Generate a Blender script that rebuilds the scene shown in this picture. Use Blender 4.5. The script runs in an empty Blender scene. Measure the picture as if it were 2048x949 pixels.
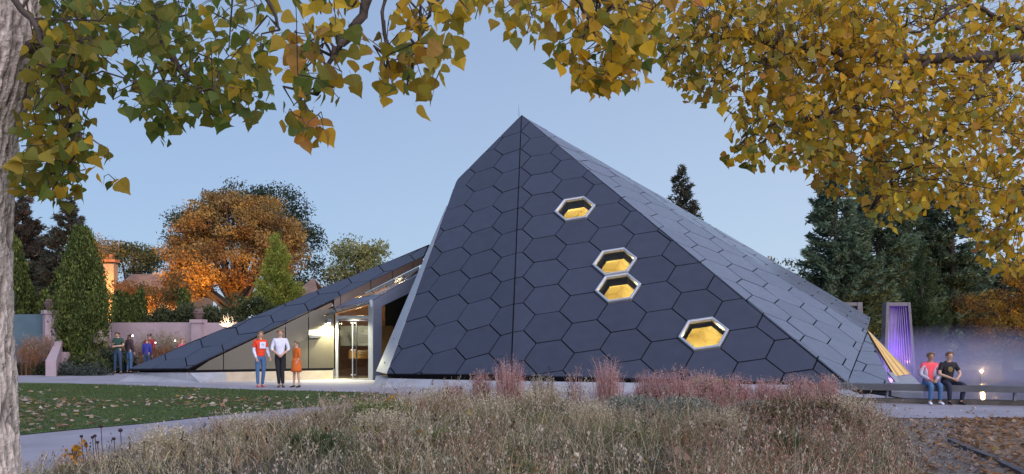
import bpy, bmesh, math, random
import numpy as np
from mathutils import Vector, Matrix, noise
random.seed(7); rng = np.random.default_rng(7)
S = bpy.context.scene; COL = S.collection
R_ = math.radians
# ------------------------------------------------------------ camera, sky, light
FPX, CX, YH, EYE = 1892.6, 1024.0, 683.0, 1.4
cam = bpy.data.objects.new('camera', bpy.data.cameras.new('camera')); COL.objects.link(cam)
cam.location = (0, 0, EYE); cam.rotation_euler = (R_(90), 0, 0)
cam.data.lens = 36*FPX/2048; cam.data.sensor_width = 36
cam.data.shift_y = (YH-474.5)/2048; cam.data.clip_end = 3000; cam.data.clip_start = .05
S.camera = cam
W = bpy.data.worlds.new('World'); S.world = W; W.use_nodes = True
nt = W.node_tree; sky = nt.nodes.new('ShaderNodeTexSky'); sky.sky_type = 'NISHITA'
SUN_EL, SUN_ROT = 7.0, 128.0
sky.sun_disc = False; sky.sun_elevation = R_(SUN_EL); sky.sun_rotation = R_(SUN_ROT)
sky.air_density = 1.0; sky.dust_density = 1.6; sky.ozone_density = 2.6; sky.altitude = 1600
bg = nt.nodes['Background']; geo = nt.nodes.new('ShaderNodeTexCoord'); sx = nt.nodes.new('ShaderNodeSeparateXYZ'); nt.links.new(geo.outputs['Generated'], sx.inputs[0])
def ramp(inp, lo, hi, c0, c1):
    mr = nt.nodes.new('ShaderNodeMapRange'); mr.interpolation_type = 'SMOOTHSTEP'; mr.inputs['From Min'].default_value = lo; mr.inputs['From Max'].default_value = hi; nt.links.new(inp, mr.inputs['Value'])
    mx = nt.nodes.new('ShaderNodeMix'); mx.data_type = 'RGBA'; nt.links.new(mr.outputs[0], mx.inputs[0])
    for k_, c_ in (('A', c0), ('B', c1)):
        if isinstance(c_, tuple): mx.inputs[k_].default_value = (*c_, 1)
        else: nt.links.new(c_, mx.inputs[k_])
    return mx.outputs['Result']
low = ramp(sx.outputs['X'], -.5, .6, (1.26, 1.66, 2.42), (1.95, 2.32, 2.92)); high = ramp(sx.outputs['X'], -.5, .6, (1.00, 1.34, 2.08), (1.30, 1.64, 2.32))
dusk = ramp(sx.outputs['Z'], 0, .5, low, high)
wm = nt.nodes.new('ShaderNodeMix'); wm.data_type = 'RGBA'; wm.inputs[0].default_value = .85; nt.links.new(sky.outputs[0], wm.inputs['A']); nt.links.new(dusk, wm.inputs['B'])
nt.links.new(wm.outputs['Result'], bg.inputs[0]); bg.inputs[1].default_value = .12
sl = bpy.data.lights.new('sun', 'SUN'); sl.energy = 1.5; sl.angle = R_(80); sl.color = (1, .88, .93)
so = bpy.data.objects.new('sun', sl); COL.objects.link(so)
sd = Vector((math.sin(R_(SUN_ROT+22))*math.cos(R_(30)), math.cos(R_(SUN_ROT+22))*math.cos(R_(30)), math.sin(R_(30))))
so.rotation_euler = sd.to_track_quat('Z', 'Y').to_euler()
S.view_settings.view_transform = 'Standard'; S.view_settings.look = 'None'
S.view_settings.exposure = 1.3; S.view_settings.gamma = 1
# ------------------------------------------------------------ helpers
def at(px, py, Y): return Vector(((px-CX)/FPX*Y, Y, EYE+(YH-py)/FPX*Y))
def gr(px, py, z=0.0):
    Y = (EYE-z)*FPX/(py-YH); return Vector(((px-CX)/FPX*Y, Y, z))
def lin(c): return tuple(((v/12.92) if v <= .04045 else ((v+.055)/1.055)**2.4) for v in c)
def mat(name, col, rough=.7, var=.15, scale=6., bump=0., bscale=None, metal=0., spec=.5, attr=False, objcol=False,
        trans=0., col2=None, emis=None, es=0., obvar=0.):
    m = bpy.data.materials.new(name); m.use_nodes = True; N = m.node_tree.nodes; L = m.node_tree.links
    b = N['Principled BSDF']; b.inputs['Roughness'].default_value = rough; b.inputs['Metallic'].default_value = metal
    b.inputs['Specular IOR Level'].default_value = spec
    tc = N.new('ShaderNodeTexCoord'); nz = N.new('ShaderNodeTexNoise'); nz.inputs['Scale'].default_value = scale
    nz.inputs['Detail'].default_value = 6; L.new(tc.outputs['Object'], nz.inputs['Vector'])
    mx = N.new('ShaderNodeMix'); mx.data_type = 'RGBA'
    if attr or objcol:
        if attr:
            src = N.new('ShaderNodeAttribute'); src.attribute_name = 'col'; out = src.outputs['Color']
        else:
            src = N.new('ShaderNodeObjectInfo'); out = src.outputs['Color']
        mx.blend_type = 'MULTIPLY'; mx.inputs[0].default_value = 1.0
        cr = N.new('ShaderNodeMapRange'); cr.inputs['To Min'].default_value = 1-var; cr.inputs['To Max'].default_value = 1+var
        L.new(nz.outputs[0], cr.inputs['Value']); L.new(out, mx.inputs['A']); L.new(cr.outputs[0], mx.inputs['B'])
    else:
        c2 = col2 or tuple(min(1, v*(1+var)) for v in col); c1 = col if col2 else tuple(v*(1-var) for v in col)
        mx.inputs['A'].default_value = (*c1, 1); mx.inputs['B'].default_value = (*c2, 1)
        cr = N.new('ShaderNodeMapRange'); cr.inputs['From Min'].default_value = .3; cr.inputs['From Max'].default_value = .7
        L.new(nz.outputs[0], cr.inputs['Value']); L.new(cr.outputs[0], mx.inputs[0])
    cout = mx.outputs['Result']
    if obvar:
        oi = N.new('ShaderNodeObjectInfo'); mr = N.new('ShaderNodeMapRange')
        mr.inputs['To Min'].default_value = 1-obvar; mr.inputs['To Max'].default_value = 1+obvar
        L.new(oi.outputs['Random'], mr.inputs['Value']); m2 = N.new('ShaderNodeMix'); m2.data_type = 'RGBA'; m2.blend_type = 'MULTIPLY'
        m2.inputs[0].default_value = 1; L.new(cout, m2.inputs['A']); L.new(mr.outputs[0], m2.inputs['B']); cout = m2.outputs['Result']
    L.new(cout, b.inputs['Base Color'])
    if bump:
        n2 = N.new('ShaderNodeTexNoise'); n2.inputs['Scale'].default_value = bscale or scale*4; n2.inputs['Detail'].default_value = 5
        L.new(tc.outputs['Object'], n2.inputs['Vector']); bp = N.new('ShaderNodeBump'); bp.inputs['Strength'].default_value = bump
        bp.inputs['Distance'].default_value = .02; L.new(n2.outputs[0], bp.inputs['Height']); L.new(bp.outputs[0], b.inputs['Normal'])
    if trans:
        tr = N.new('ShaderNodeBsdfTranslucent'); L.new(cout, tr.inputs[0]); ms = N.new('ShaderNodeMixShader')
        ms.inputs[0].default_value = trans; L.new(b.outputs[0], ms.inputs[1]); L.new(tr.outputs[0], ms.inputs[2])
        L.new(ms.outputs[0], N['Material Output'].inputs[0])
    if emis: b.inputs['Emission Color'].default_value = (*emis, 1); b.inputs['Emission Strength'].default_value = es
    return m
def glass(name, tint=(.6, .65, .68), refl=.12):
    m = bpy.data.materials.new(name); m.use_nodes = True; N = m.node_tree.nodes; L = m.node_tree.links
    N.remove(N['Principled BSDF']); t = N.new('ShaderNodeBsdfTransparent'); t.inputs[0].default_value = (*tint, 1)
    g = N.new('ShaderNodeBsdfGlossy'); g.inputs['Roughness'].default_value = .03
    fr = N.new('ShaderNodeLayerWeight'); fr.inputs[0].default_value = .5; pw = N.new('ShaderNodeMath'); pw.operation = 'POWER'; pw.inputs[1].default_value = 4; L.new(fr.outputs['Facing'], pw.inputs[0])
    ad = N.new('ShaderNodeMath'); ad.operation = 'ADD'; ad.inputs[1].default_value = refl; L.new(pw.outputs[0], ad.inputs[0])
    ms = N.new('ShaderNodeMixShader'); L.new(ad.outputs[0], ms.inputs[0]); L.new(t.outputs[0], ms.inputs[1]); L.new(g.outputs[0], ms.inputs[2])
    L.new(ms.outputs[0], N['Material Output'].inputs[0]); return m
def tag(o, label=None, cat=None, group=None, kind=None):
    if label: o['label'] = label
    if cat: o['category'] = cat
    if group: o['group'] = group
    if kind: o['kind'] = kind
    return o
def empty(name, loc=(0, 0, 0), rz=0):
    o = bpy.data.objects.new(name, None); COL.objects.link(o); o.location = loc; o.rotation_euler = (0, 0, rz)
    o.empty_display_size = .1
    return o
def link(name, me, m=None, parent=None, world=True):
    o = bpy.data.objects.new(name, me); COL.objects.link(o)
    if m is not None and not me.materials: me.materials.append(m)
    if parent is not None:
        o.parent = parent
        if world:     # geometry given in world space
            a = parent
            M = Matrix.LocRotScale(a.location, a.rotation_euler, a.scale)
            if a.parent:
                b = a.parent; M = Matrix.LocRotScale(b.location, b.rotation_euler, b.scale) @ a.matrix_parent_inverse @ M
            o.matrix_parent_inverse = M.inverted()
    return o
class MB:
    def __init__(s): s.v = []; s.f = []
    def add(s, v, f):
        n = len(s.v); s.v += [tuple(p) for p in v]; s.f += [tuple(i+n for i in q) for q in f]; return s
    def box(s, c, d, rz=0, M=None):
        x, y, z = d[0]/2, d[1]/2, d[2]/2; ca, sa = math.cos(rz), math.sin(rz); v = []
        for k in (-z, z):
            for (i, j) in ((-x, -y), (x, -y), (x, y), (-x, y)): v.append((c[0]+i*ca-j*sa, c[1]+i*sa+j*ca, c[2]+k))
        if M: v = [M@Vector(p) for p in v]
        return s.add(v, [(3, 2, 1, 0), (4, 5, 6, 7), (0, 1, 5, 4), (1, 2, 6, 5), (2, 3, 7, 6), (3, 0, 4, 7)])
    def prism(s, poly, off):       # polygon (3D) extruded by vector off
        n = len(poly); poly = [Vector(p) for p in poly]; off = Vector(off)
        nn = Vector((0, 0, 0))
        for i in range(n): nn += poly[i].cross(poly[(i+1) % n])
        if nn.dot(off) > 0: poly = poly[::-1]
        v = poly+[p+off for p in poly]
        return s.add(v, [tuple(range(n)), tuple(range(2*n-1, n-1, -1))]+[(i, n+i, n+(i+1) % n, (i+1) % n) for i in range(n)])
    def tube(s, pts, rad, seg=6, cap=True):
        pts = [Vector(p) for p in pts]; n = len(pts); rad = rad if hasattr(rad, '__len__') else [rad]*n; v = []
        up = Vector((.13, .31, .94)); 
        for i, p in enumerate(pts):
            d = (pts[min(i+1, n-1)]-pts[max(i-1, 0)]).normalized(); a = d.cross(up)
            if a.length < .1: a = d.cross(Vector((1, 0, 0)))
            a.normalize(); b = d.cross(a)
            for k in range(seg):
                t = 2*math.pi*k/seg; v.append(p+(a*math.cos(t)+b*math.sin(t))*rad[i])
        f = [(i*seg+k, i*seg+(k+1) % seg, (i+1)*seg+(k+1) % seg, (i+1)*seg+k) for i in range(n-1) for k in range(seg)]
        if cap: f += [tuple(range(seg-1, -1, -1)), tuple(range((n-1)*seg, n*seg))]
        return s.add(v, f)
    def lathe(s, c, prof, seg=12):
        v = [(c[0]+r*math.cos(2*math.pi*k/seg), c[1]+r*math.sin(2*math.pi*k/seg), c[2]+z) for r, z in prof for k in range(seg)]
        n = len(prof)
        f = [(i*seg+k, i*seg+(k+1) % seg, (i+1)*seg+(k+1) % seg, (i+1)*seg+k) for i in range(n-1) for k in range(seg)]
        f += [tuple(range(seg-1, -1, -1)), tuple(range((n-1)*seg, n*seg))]
        return s.add(v, f)
    def ball(s, c, r, seg=8, sq=(1, 1, 1)):
        pr = [(max(.01, math.sin(math.pi*i/6)), -math.cos(math.pi*i/6)) for i in range(7)]; n0 = len(s.v)
        s.lathe((0, 0, 0), pr, seg)
        for i in range(n0, len(s.v)): p = s.v[i]; s.v[i] = (c[0]+p[0]*r*sq[0], c[1]+p[1]*r*sq[1], c[2]+p[2]*r*sq[2])
        return s
    def build(s, name, m, parent=None, smooth=False, world=True):
        me = bpy.data.meshes.new(name); me.from_pydata(s.v, [], s.f); me.update()
        if smooth: me.polygons.foreach_set('use_smooth', [True]*len(me.polygons))
        return link(name, me, m, parent, world)
def npmesh(name, V, F, m, parent=None, cols=None, smooth=False):
    """V (n,3), F (k,m) uniform polygons, cols (n,3) vertex colours"""
    me = bpy.data.meshes.new(name); V = np.asarray(V, np.float32); F = np.asarray(F, np.int32)
    me.vertices.add(len(V)); me.vertices.foreach_set('co', V.ravel()); k = F.shape[1]
    me.loops.add(F.size); me.loops.foreach_set('vertex_index', F.ravel())
    me.polygons.add(len(F)); me.polygons.foreach_set('loop_start', np.arange(0, F.size, k, dtype=np.int32))
    me.polygons.foreach_set('loop_total', np.full(len(F), k, np.int32))
    if smooth: me.polygons.foreach_set('use_smooth', np.ones(len(F), bool))
    if cols is not None:
        a = me.color_attributes.new('col', 'FLOAT_COLOR', 'POINT')
        a.data.foreach_set('color', np.c_[cols, np.ones(len(cols))].astype(np.float32).ravel())
    me.update(calc_edges=True); me.validate()
    return link(name, me, m, parent)
# ------------------------------------------------------------ materials
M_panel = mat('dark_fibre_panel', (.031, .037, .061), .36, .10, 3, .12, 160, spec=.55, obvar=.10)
M_skypanel = mat('sky_brightened_panel', (.10, .115, .16), .27, .08, 3, .10, 160, spec=.8, obvar=.08)  # same panel as the facades, base colour lightened to paint in sky reflection
M_back = mat('black_membrane', (.005, .005, .007), .9, spec=.15)
M_bronze = mat('bronze_panel', (.075, .068, .050), .38, .06, 2, .05, 60, spec=.6, obvar=.05)
M_bronzed = mat('brown_bronze_panel', (.085, .058, .045), .28, .06, 2, spec=.7)
M_alum = mat('brushed_aluminium', (.34, .37, .41), .42, .08, 5, metal=.35)
M_frame = mat('silver_window_frame', (.50, .53, .58), .3, .04, 5, metal=.6)
M_steel = mat('grey_steel', (.16, .18, .22), .4, .06, 4, metal=.3)
M_conc = mat('pale_concrete', (.27, .29, .335), .8, .14, 3, .25, 40)
M_concd = mat('dark_concrete', (.10, .088, .078), .85, .25, 5, .3, 40)
M_cream = mat('cream_stone', (.42, .36, .27), .7, .12, 3, .15, 30)
M_gold = mat('gold_interior', (.70, .60, .30), .7, .0, 2)
M_goldlit = mat('glow_gold_blind', (.55, .37, .13), .5, .12, 3, emis=(1, .60, .16), es=.06); M_goldd = mat('shade_tint_gold_rib', (.36, .23, .08), .6, .1, 3)  # weak emission stands in for lamplight on blinds; darker copy paints shaded ribs
M_wood = mat('brown_timber', (.16, .07, .035), .5, .2, 6)
M_timber = mat('gold_timber', (.50, .28, .10), .55, .15, 5)
M_glass = glass('clear_glass', (.62, .64, .66), .02); M_dglass = glass('tinted_glass', (.55, .55, .52), .02)
M_gglass = glass('green_canopy_glass', (.42, .56, .46), .06)
M_pink = mat('pink_stucco', (.35, .275, .305), .85, .08, 2, .2, 50)
M_teal = mat('teal_stucco', (.075, .125, .155), .85, .12, 2, .2, 50)
M_urn = mat('terracotta_urn', (.13, .09, .085), .8, .2, 8, .2)
M_bark = mat('furrowed_bark', (.20, .165, .15), .95, .35, 9, .8, 30, col2=(.40, .345, .33))
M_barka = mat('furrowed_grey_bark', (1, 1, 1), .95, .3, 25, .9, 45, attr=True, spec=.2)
M_bark2 = mat('dark_bark', (.06, .045, .038), .95, .3, 12, .6)
M_leaf = mat('leaf_tissue', (1, 1, 1), .55, .18, 14, attr=True, trans=.6, spec=.3)
M_leafo = mat('leaf_single', (1, 1, 1), .55, .18, 14, objcol=True, trans=.6, spec=.3)
M_fol = mat('foliage', (1, 1, 1), .75, .15, 2, attr=True, trans=.38, spec=.2)
M_grass = mat('grass_blade', (1, 1, 1), .8, .12, 3, attr=True, trans=.2, spec=.2)
M_brick = mat('orange_brick', (.42, .17, .07), .85, .2, 4, obvar=.2)
M_roof = mat('brown_shingle', (.20, .13, .10), .85, .25, 1.5, .3, 8)
M_skin = mat('skin', (.50, .31, .22), .6, .05, 8)
M_skin2 = mat('tanned_skin', (.36, .21, .14), .6, .05, 8)
def cloth(n, c): return mat(n, c, .85, .10, 14, .2, 60)
# ------------------------------------------------------------ setting: ground
def sheet(name, pts, z, m, kind='structure', sub=0):
    mb = MB(); mb.add([(p[0], p[1], z) for p in pts], [tuple(range(len(pts)))]); o = mb.build(name, m)
    nz = o.data.polygons[0].normal.z
    if nz < 0: o.data.flip_normals()
    o['kind'] = kind; return o
M_ground = mat('dry_ground', (.055, .06, .03), .95, .4, .5, .5, 6)
M_pave = mat('concrete_paving', (.25, .245, .295), .85, .16, .9, .25, 25)
M_lawn = mat('lawn_turf', (.04, .08, .014), .95, .35, 1.2, .6, 40)
M_soil = mat('meadow_soil', (.055, .046, .034), .95, .35, 3, .8, 20)
M_gravel = mat('grey_gravel', (.13, .11, .10), .95, .4, 14, .9, 60, col2=(.25, .21, .19))
M_mulch = mat('leafy_mulch', (.10, .07, .045), .95, .35, 4, .9, 25, col2=(.24, .17, .12))
sheet('ground', [(-600, -60), (600, -60), (600, 900), (-600, 900)], -.03, M_ground)
sheet('paving', [(-34, 5), (-1, 5), (4, 17.25), (30, 17.25), (30, 23), (13, 30), (13, 46), (-34, 46)], 0, M_pave)
LAWN = [gr(*p) for p in [(-330, 769), (20, 766), (137, 767.5), (290, 773), (376, 776), (513, 781), (640, 784), (740, 786.5), (790, 792), (800, 797), (770, 803),
        (700, 810), (581, 818), (444, 831), (290, 848), (154, 860), (44, 871), (-330, 912)]]
sheet('lawn', LAWN, .012, M_lawn)
BEDPX = [(-60, 985), (60, 955), (150, 928), (300, 893), (450, 868), (560, 850), (690, 824), (780, 813), (900, 818), (1100, 822), (1300, 826),
         (1500, 826), (1700, 822), (1765, 838), (1800, 870), (1850, 949), (1890, 1060), (1950, 1250), (-400, 1250)]
BED = [gr(*p) for p in BEDPX]; BEDA = np.array([(p.x, p.y) for p in BED])
def inpoly(P, A):
    x, y = P[:, 0], P[:, 1]; r = np.zeros(len(P), bool); n = len(A)
    for i in range(n):
        x0, y0 = A[i]; x1, y1 = A[(i+1) % n]
        c = ((y0 > y) != (y1 > y)) & (x < (x1-x0)*(y-y0)/((y1-y0) if y1 != y0 else 1e-9)+x0); r ^= c
    return r
def edged(P, A):
    d = np.full(len(P), 1e9)
    for i in range(len(A)):
        a = A[i]; b = A[(i+1) % len(A)]; ab = b-a; t = np.clip(((P-a)@ab)/(ab@ab), 0, 1); d = np.minimum(d, np.linalg.norm(P-(a+t[:, None]*ab), axis=1))
    return d
def bedz(P):
    ins = inpoly(P, BEDA); d = edged(P, BEDA); z = .012+.16*(1-np.exp(-d/1.2))+.03*np.sin(P[:, 0]*2.1+P[:, 1])*np.sin(P[:, 1]*1.7)*np.minimum(d, 1)
    return np.where(ins, z, -.2)
gx, gy = np.meshgrid(np.arange(-10, 9, .16), np.arange(4, 23.5, .16)); G = np.c_[gx.ravel(), gy.ravel()]; gz = bedz(G)
nx = gx.shape[1]; q = np.arange(gx.shape[0]-1)[:, None]*nx+np.arange(nx-1)[None]; q = q.ravel()
FF = np.c_[q, q+1, q+nx+1, q+nx]; keep = (gz[FF] > -.1).any(1); gz2 = np.where(gz < -.1, -.012, gz)
npmesh('meadow_soil', np.c_[G, gz2], FF[keep], M_soil, smooth=True)['kind'] = 'structure'
sheet('gravel_trail', [gr(*p) for p in [(1690, 838.5), (1905, 838.5), (1915, 880), (1995, 913), (2090, 955), (2300, 1100), (2300, 1300), (1700, 1300)]], .006, M_gravel)
sheet('mulch_ground', [gr(*p) for p in [(1905, 838.5), (2500, 838.5), (2500, 1100), (2300, 1100), (2090, 955), (1995, 913), (1915, 880)]], .010, M_mulch)
# pond
M_water = mat('pond_water', (.03, .035, .06), .14, .1, 2, .15, 6, spec=.6)
sheet('pond_water', [(9.4, 21.9), (40, 20), (60, 46), (13.2, 46), (12.6, 31), (9.6, 25.5)], .03, M_water)
def beam(mb, a, b, w, h):      # box from a to b: width w (horizontal), height h (down from top line)
    a = Vector(a); b = Vector(b); d = (b-a).normalized(); s = Vector((-d.y, d.x, 0)).normalized()*w/2; u = Vector((0, 0, h))
    mb.prism([a-s, a+s, b+s, b-s], -u); return mb
o = beam(MB(), (7.3, 22.0, .10), (24, 15.6+.9, .10), .34, .14).build('kerb', M_concd); o['kind'] = 'structure'
# ------------------------------------------------------------ the pyramid pavilion
SC = .75
FR = {'F1': ([[0.9367520648375679, -0.00036110823005178205, 0.34999348368705263], [0.2580114267981841, 0.6763989080308817, -0.6898656542082641], [-0.23648609401848197, 0.7365353941362743, 0.6337112438014689]], [-2.811771013323023, 1.3480598613218715, 41.07100964304746]),
'F2': ([[0.980659491495109, -0.000516249037118624, 0.19572096266748232], [0.1436364580699322, 0.6811736461467208, -0.7178934682167728], [-0.1329493499558345, 0.7321217093367152, 0.6680735536332862]], [1.4497739613400635, 1.7581601364769655, 39.57232475049818]),
'F3': ([[-0.48384119658176106, 0.7896199122442398, 0.3773567154268338], [0.5439258699419094, -0.06646730443871829, 0.8364967097655481], [0.6855963422439377, 0.6099856487066312, -0.3973350775777085]], [10.103970582264663, 2.071014587639516, 38.88412662791167]),
'F5': ([[0.5942800762284848, -0.7780830457681528, 0.20351404100459725], [0.47890065771985857, 0.13905724294449895, -0.8667855808792398], [0.6461310633558437, 0.6125764091709939, 0.45526343131621905]], [-13.976731721150085, 0.19312641398215954, 45.201953156704135])}
FC = {}
for k, (R, t) in FR.items():
    e1 = Vector((R[0][0], R[2][0], R[1][0])); e2 = Vector((R[0][1], R[2][1], R[1][1])); o_ = Vector((t[0]*SC, t[2]*SC, t[1]*SC+EYE))
    n = e1.cross(e2).normalized()
    if n.dot(Vector((0, 0, EYE))-o_) < 0: n = -n
    FC[k] = [e1, e2, o_, n]
EYEV = Vector((0, 0, EYE))
def hit(k, px, py):
    e1, e2, o_, n = FC[k]; d = at(px, py, 1)-EYEV; return EYEV+d*((o_-EYEV).dot(n)/d.dot(n))
A = hit('F2', 1043, 230); S0 = hit('F2', 1022, 751); RC = hit('F2', 1693, 769); L0 = hit('F1', 773, 748); P0 = hit('F3', 1735, 664)
rot = Matrix.Rotation(-R_(8.5), 3, (P0-A).normalized())     # upper slope folds along the line apex - eaves corner
e1, e2, o_, n = FC['F3']
FC['F3b'] = [rot@e1, rot@e2, A+rot@(o_-A), rot@n]
if FC['F3b'][3].z < 0 or (FC['F3b'][3].y < n.y): 
    rot = Matrix.Rotation(R_(8.5), 3, (P0-A).normalized()); FC['F3b'] = [rot@e1, rot@e2, A+rot@(o_-A), rot@n]
T0 = hit('F3b', 1742, 636)
Q0 = at(1783, 767, 25.2)
q1 = (Q0-RC).normalized(); qn = q1.cross(P0-RC).normalized()
if qn.dot(EYEV-RC) < 0: qn = -qn
q2 = qn.cross(q1).normalized()
if q2.z < 0: q2 = -q2
th = R_(46); FC['F4'] = [q1*math.cos(th)+q2*math.sin(th), -q1*math.sin(th)+q2*math.cos(th), RC+q1*.66+q2*.42, qn]
def clip(poly, nx_, ny_, d):   # keep nx*x+ny*y <= d
    out = []
    for i in range(len(poly)):
        a = poly[i]; b = poly[(i+1) % len(poly)]; da = nx_*a[0]+ny_*a[1]-d; db = nx_*b[0]+ny_*b[1]-d
        if da <= 0: out.append(a)
        if (da < 0 < db) or (db < 0 < da):
            t = da/(da-db); out.append((a[0]+(b[0]-a[0])*t, a[1]+(b[1]-a[1])*t))
    return out
def inner(poly2, g):            # half planes of a convex polygon, inset by g
    ar = sum(poly2[i][0]*poly2[(i+1) % len(poly2)][1]-poly2[(i+1) % len(poly2)][0]*poly2[i][1] for i in range(len(poly2)))
    if ar < 0: poly2 = poly2[::-1]
    H = []
    for i in range(len(poly2)):
        a = poly2[i]; b = poly2[(i+1) % len(poly2)]; ex, ey = b[0]-a[0], b[1]-a[1]; l = math.hypot(ex, ey)
        if l < 1e-4: continue
        nx_, ny_ = ey/l, -ex/l; H.append((nx_, ny_, nx_*a[0]+ny_*a[1]-g))
    return H
pyr = empty('science_pavilion', (2.4, 27.5, 0)); tag(pyr, 'dark pointed pyramid pavilion clad in hexagonal slate panels with glowing windows', 'building')
cells_win = {}
def facade(key, poly3, name, m, skip=(), gap=.037, th_=.04, bk=.18):
    e1, e2, o_, n = FC[key]
    p2 = [((Vector(p)-o_).dot(e1), (Vector(p)-o_).dot(e2)) for p in poly3]
    back = MB(); back.prism([Vector(p)-n*(th_+.005) for p in poly3], -n*bk); bo = back.build(name, M_back, pyr)
    H = inner(p2, gap/2); xs = [p[0] for p in p2]; ys = [p[1] for p in p2]; cnt = 0; L = SC
    for i in range(-26, 27):
        for j in range(-30, 31):
            cx = 1.5*i*L; cy = math.sqrt(3)*(j+.5*i)*L
            if cx < min(xs)-L or cx > max(xs)+L or cy < min(ys)-L or cy > max(ys)+L: continue
            r = L*1.0-gap/math.sqrt(3); hx = [(cx+r*math.cos(R_(60*k)), cy+r*math.sin(R_(60*k))) for k in range(6)]
            c3 = o_+e1*cx+e2*cy; pxx = CX+FPX*c3.x/c3.y; pyy = YH-FPX*(c3.z-EYE)/c3.y
            sk = [s for s in skip if math.hypot(s[0]-pxx, s[1]-pyy) < 22]
            if sk:
                cells_win[sk[0]] = (c3, e1, e2, n); continue
            for h in H:
                hx = clip(hx, *h)
                if len(hx) < 3: break
            if len(hx) < 3: continue
            ar = abs(sum(hx[k][0]*hx[(k+1) % len(hx)][1]-hx[(k+1) % len(hx)][0]*hx[k][1] for k in range(len(hx))))/2
            if ar < .004: continue
            mb = MB(); mb.prism([o_+e1*p[0]+e2*p[1]-n*th_ for p in hx], n*(th_+random.uniform(-.004, .004)))
            tx, ty = random.gauss(0, .006), random.gauss(0, .006); nv_ = len(hx)     # every panel sits very slightly out of plane
            mb.v = [tuple(Vector(p)+n*((Vector(p)-c3).dot(e1)*tx+(Vector(p)-c3).dot(e2)*ty)) if (Vector(p)-o_).dot(n) > -th_*.5 else p for p in mb.v]
            mb.build('panel', m, bo); cnt += 1
    return bo
WIN = [(1150, 419), (1229, 525), (1235, 580), (1407, 670)]
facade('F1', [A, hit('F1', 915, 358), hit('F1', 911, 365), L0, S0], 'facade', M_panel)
# F2 has window holes: the backing is built as a strip-free sheet with cells cut out below
def facade_holes(key, poly3, skip):
    bo = facade(key, poly3, 'facade', M_panel, skip)
    me = bo.data; bm = bmesh.new(); bm.from_mesh(me)
    for s_, (c3, e1, e2, n) in cells_win.items():     # slice the backing along every window's six edges, delete what is inside
        r = SC*.93; cc = [c3+(e1*math.cos(R_(60*k))+e2*math.sin(R_(60*k)))*r for k in range(6)]
        for k in range(6):
            a, b = cc[k], cc[(k+1) % 6]; pn = (b-a).cross(n).normalized()
            geom = bm.verts[:]+bm.edges[:]+bm.faces[:]
            bmesh.ops.bisect_plane(bm, geom=geom, plane_co=a, plane_no=pn)
    dele = []
    for f in bm.faces:
        c = f.calc_center_median()
        for s_, (c3, e1, e2, n) in cells_win.items():
            d = c-c3; x, y = d.dot(e1), d.dot(e2)
            if abs(f.normal.dot(n)) > .5 and all(x*math.cos(R_(30+60*k))+y*math.sin(R_(30+60*k)) < SC*.93*.866+1e-3 for k in range(6)): dele.append(f); break
    bmesh.ops.delete(bm, geom=dele, context='FACES'); bm.to_mesh(me); bm.free(); return bo
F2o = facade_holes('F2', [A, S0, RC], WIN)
facade('F3', [A, RC, P0], 'roof', M_skypanel); facade('F3b', [A, P0, T0], 'roof', M_skypanel)
facade('F4', [RC, P0, Q0], 'facade', M_skypanel)
K0 = hit('F1', 915, 358)
mb = MB(); v = [A-Vector((0, .3, .3)), K0+Vector((.2, .3, -.2)), L0+Vector((.5, .6, 0)), Vector((-.8, 42, 0)), Vector((14, 42, 0)), T0+Vector((-.2, .3, -.2)), Q0+Vector((-.4, .3, 0)), P0+Vector((-.3, .2, -.2))]
mb.add(v, [(1, 3, 2), (0, 3, 1), (0, 4, 3), (0, 5, 4), (5, 7, 4), (7, 6, 4)]); mb.build('rear_cladding', M_panel, pyr)
# windows
for s_, (c3, e1, e2, n) in cells_win.items():
    win = None
    def ring(r, off): return [c3+(e1*math.cos(R_(60*k))+e2*math.sin(R_(60*k)))*r*SC+n*off for k in range(6)]
    def hoop(a, b, m_, name, parent):
        v = [p for r in (a, b) for p in r]; f = [(k, (k+1) % 6, 6+(k+1) % 6, 6+k) for k in range(6)]
        return MB().add(v, f).build(name, m_, parent)
    rings = [ring(.965, -.05), ring(.965, .06), ring(.94, .08), ring(.875, .08), ring(.845, .06), ring(.845, -.06)]
    v = [p for r in rings for p in r]; f = [(6*i+k, 6*i+(k+1) % 6, 6*(i+1)+(k+1) % 6, 6*(i+1)+k) for i in range(5) for k in range(6)]
    win = MB().add(v, f).build('window', M_frame, pyr)
    MB().prism(ring(.843, -.02), -n*.015).build('pane', M_dglass, win)
    hoop(ring(.843, -.05), ring(.86, -.25), M_back, 'reveal', win)
    # dark collar, then a folded gold light well that is lit by its own lamp
    dp = .26 if s_[1] > 640 else .37
    us = (Vector((0, 0, 1))-n*n.z).normalized(); dn = Vector((-.1, 1, -.12)).normalized()
    b = [p+us*.10 for p in ring(.74, -dp)]
    hoop(ring(.86, -.25), b, M_back, 'collar', win)
    cc = c3+us*.10-n*dp; c = [cc+(p-cc)*1.25+dn*.75 for p in b]; c2_ = [cc+(p-cc)*.75+dn*1.25 for p in b]
    f = [(k, (k+1) % 6, 6+(k+1) % 6, 6+k) for k in range(6)]+[(6+k, 6+(k+1) % 6, 12+(k+1) % 6, 12+k) for k in range(6)]+[tuple(range(12, 18))]
    MB().add(list(b)+c+c2_, f).build('light_well', M_gold, win)
    ld = bpy.data.lights.new('well_lamp', 'POINT'); ld.energy = 13; ld.color = (1, .86, .55); ld.shadow_soft_size = .12
    lo = bpy.data.objects.new('well_lamp', ld); COL.objects.link(lo); lo.location = cc+dn*.62+Vector((0, 0, .03))
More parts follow.
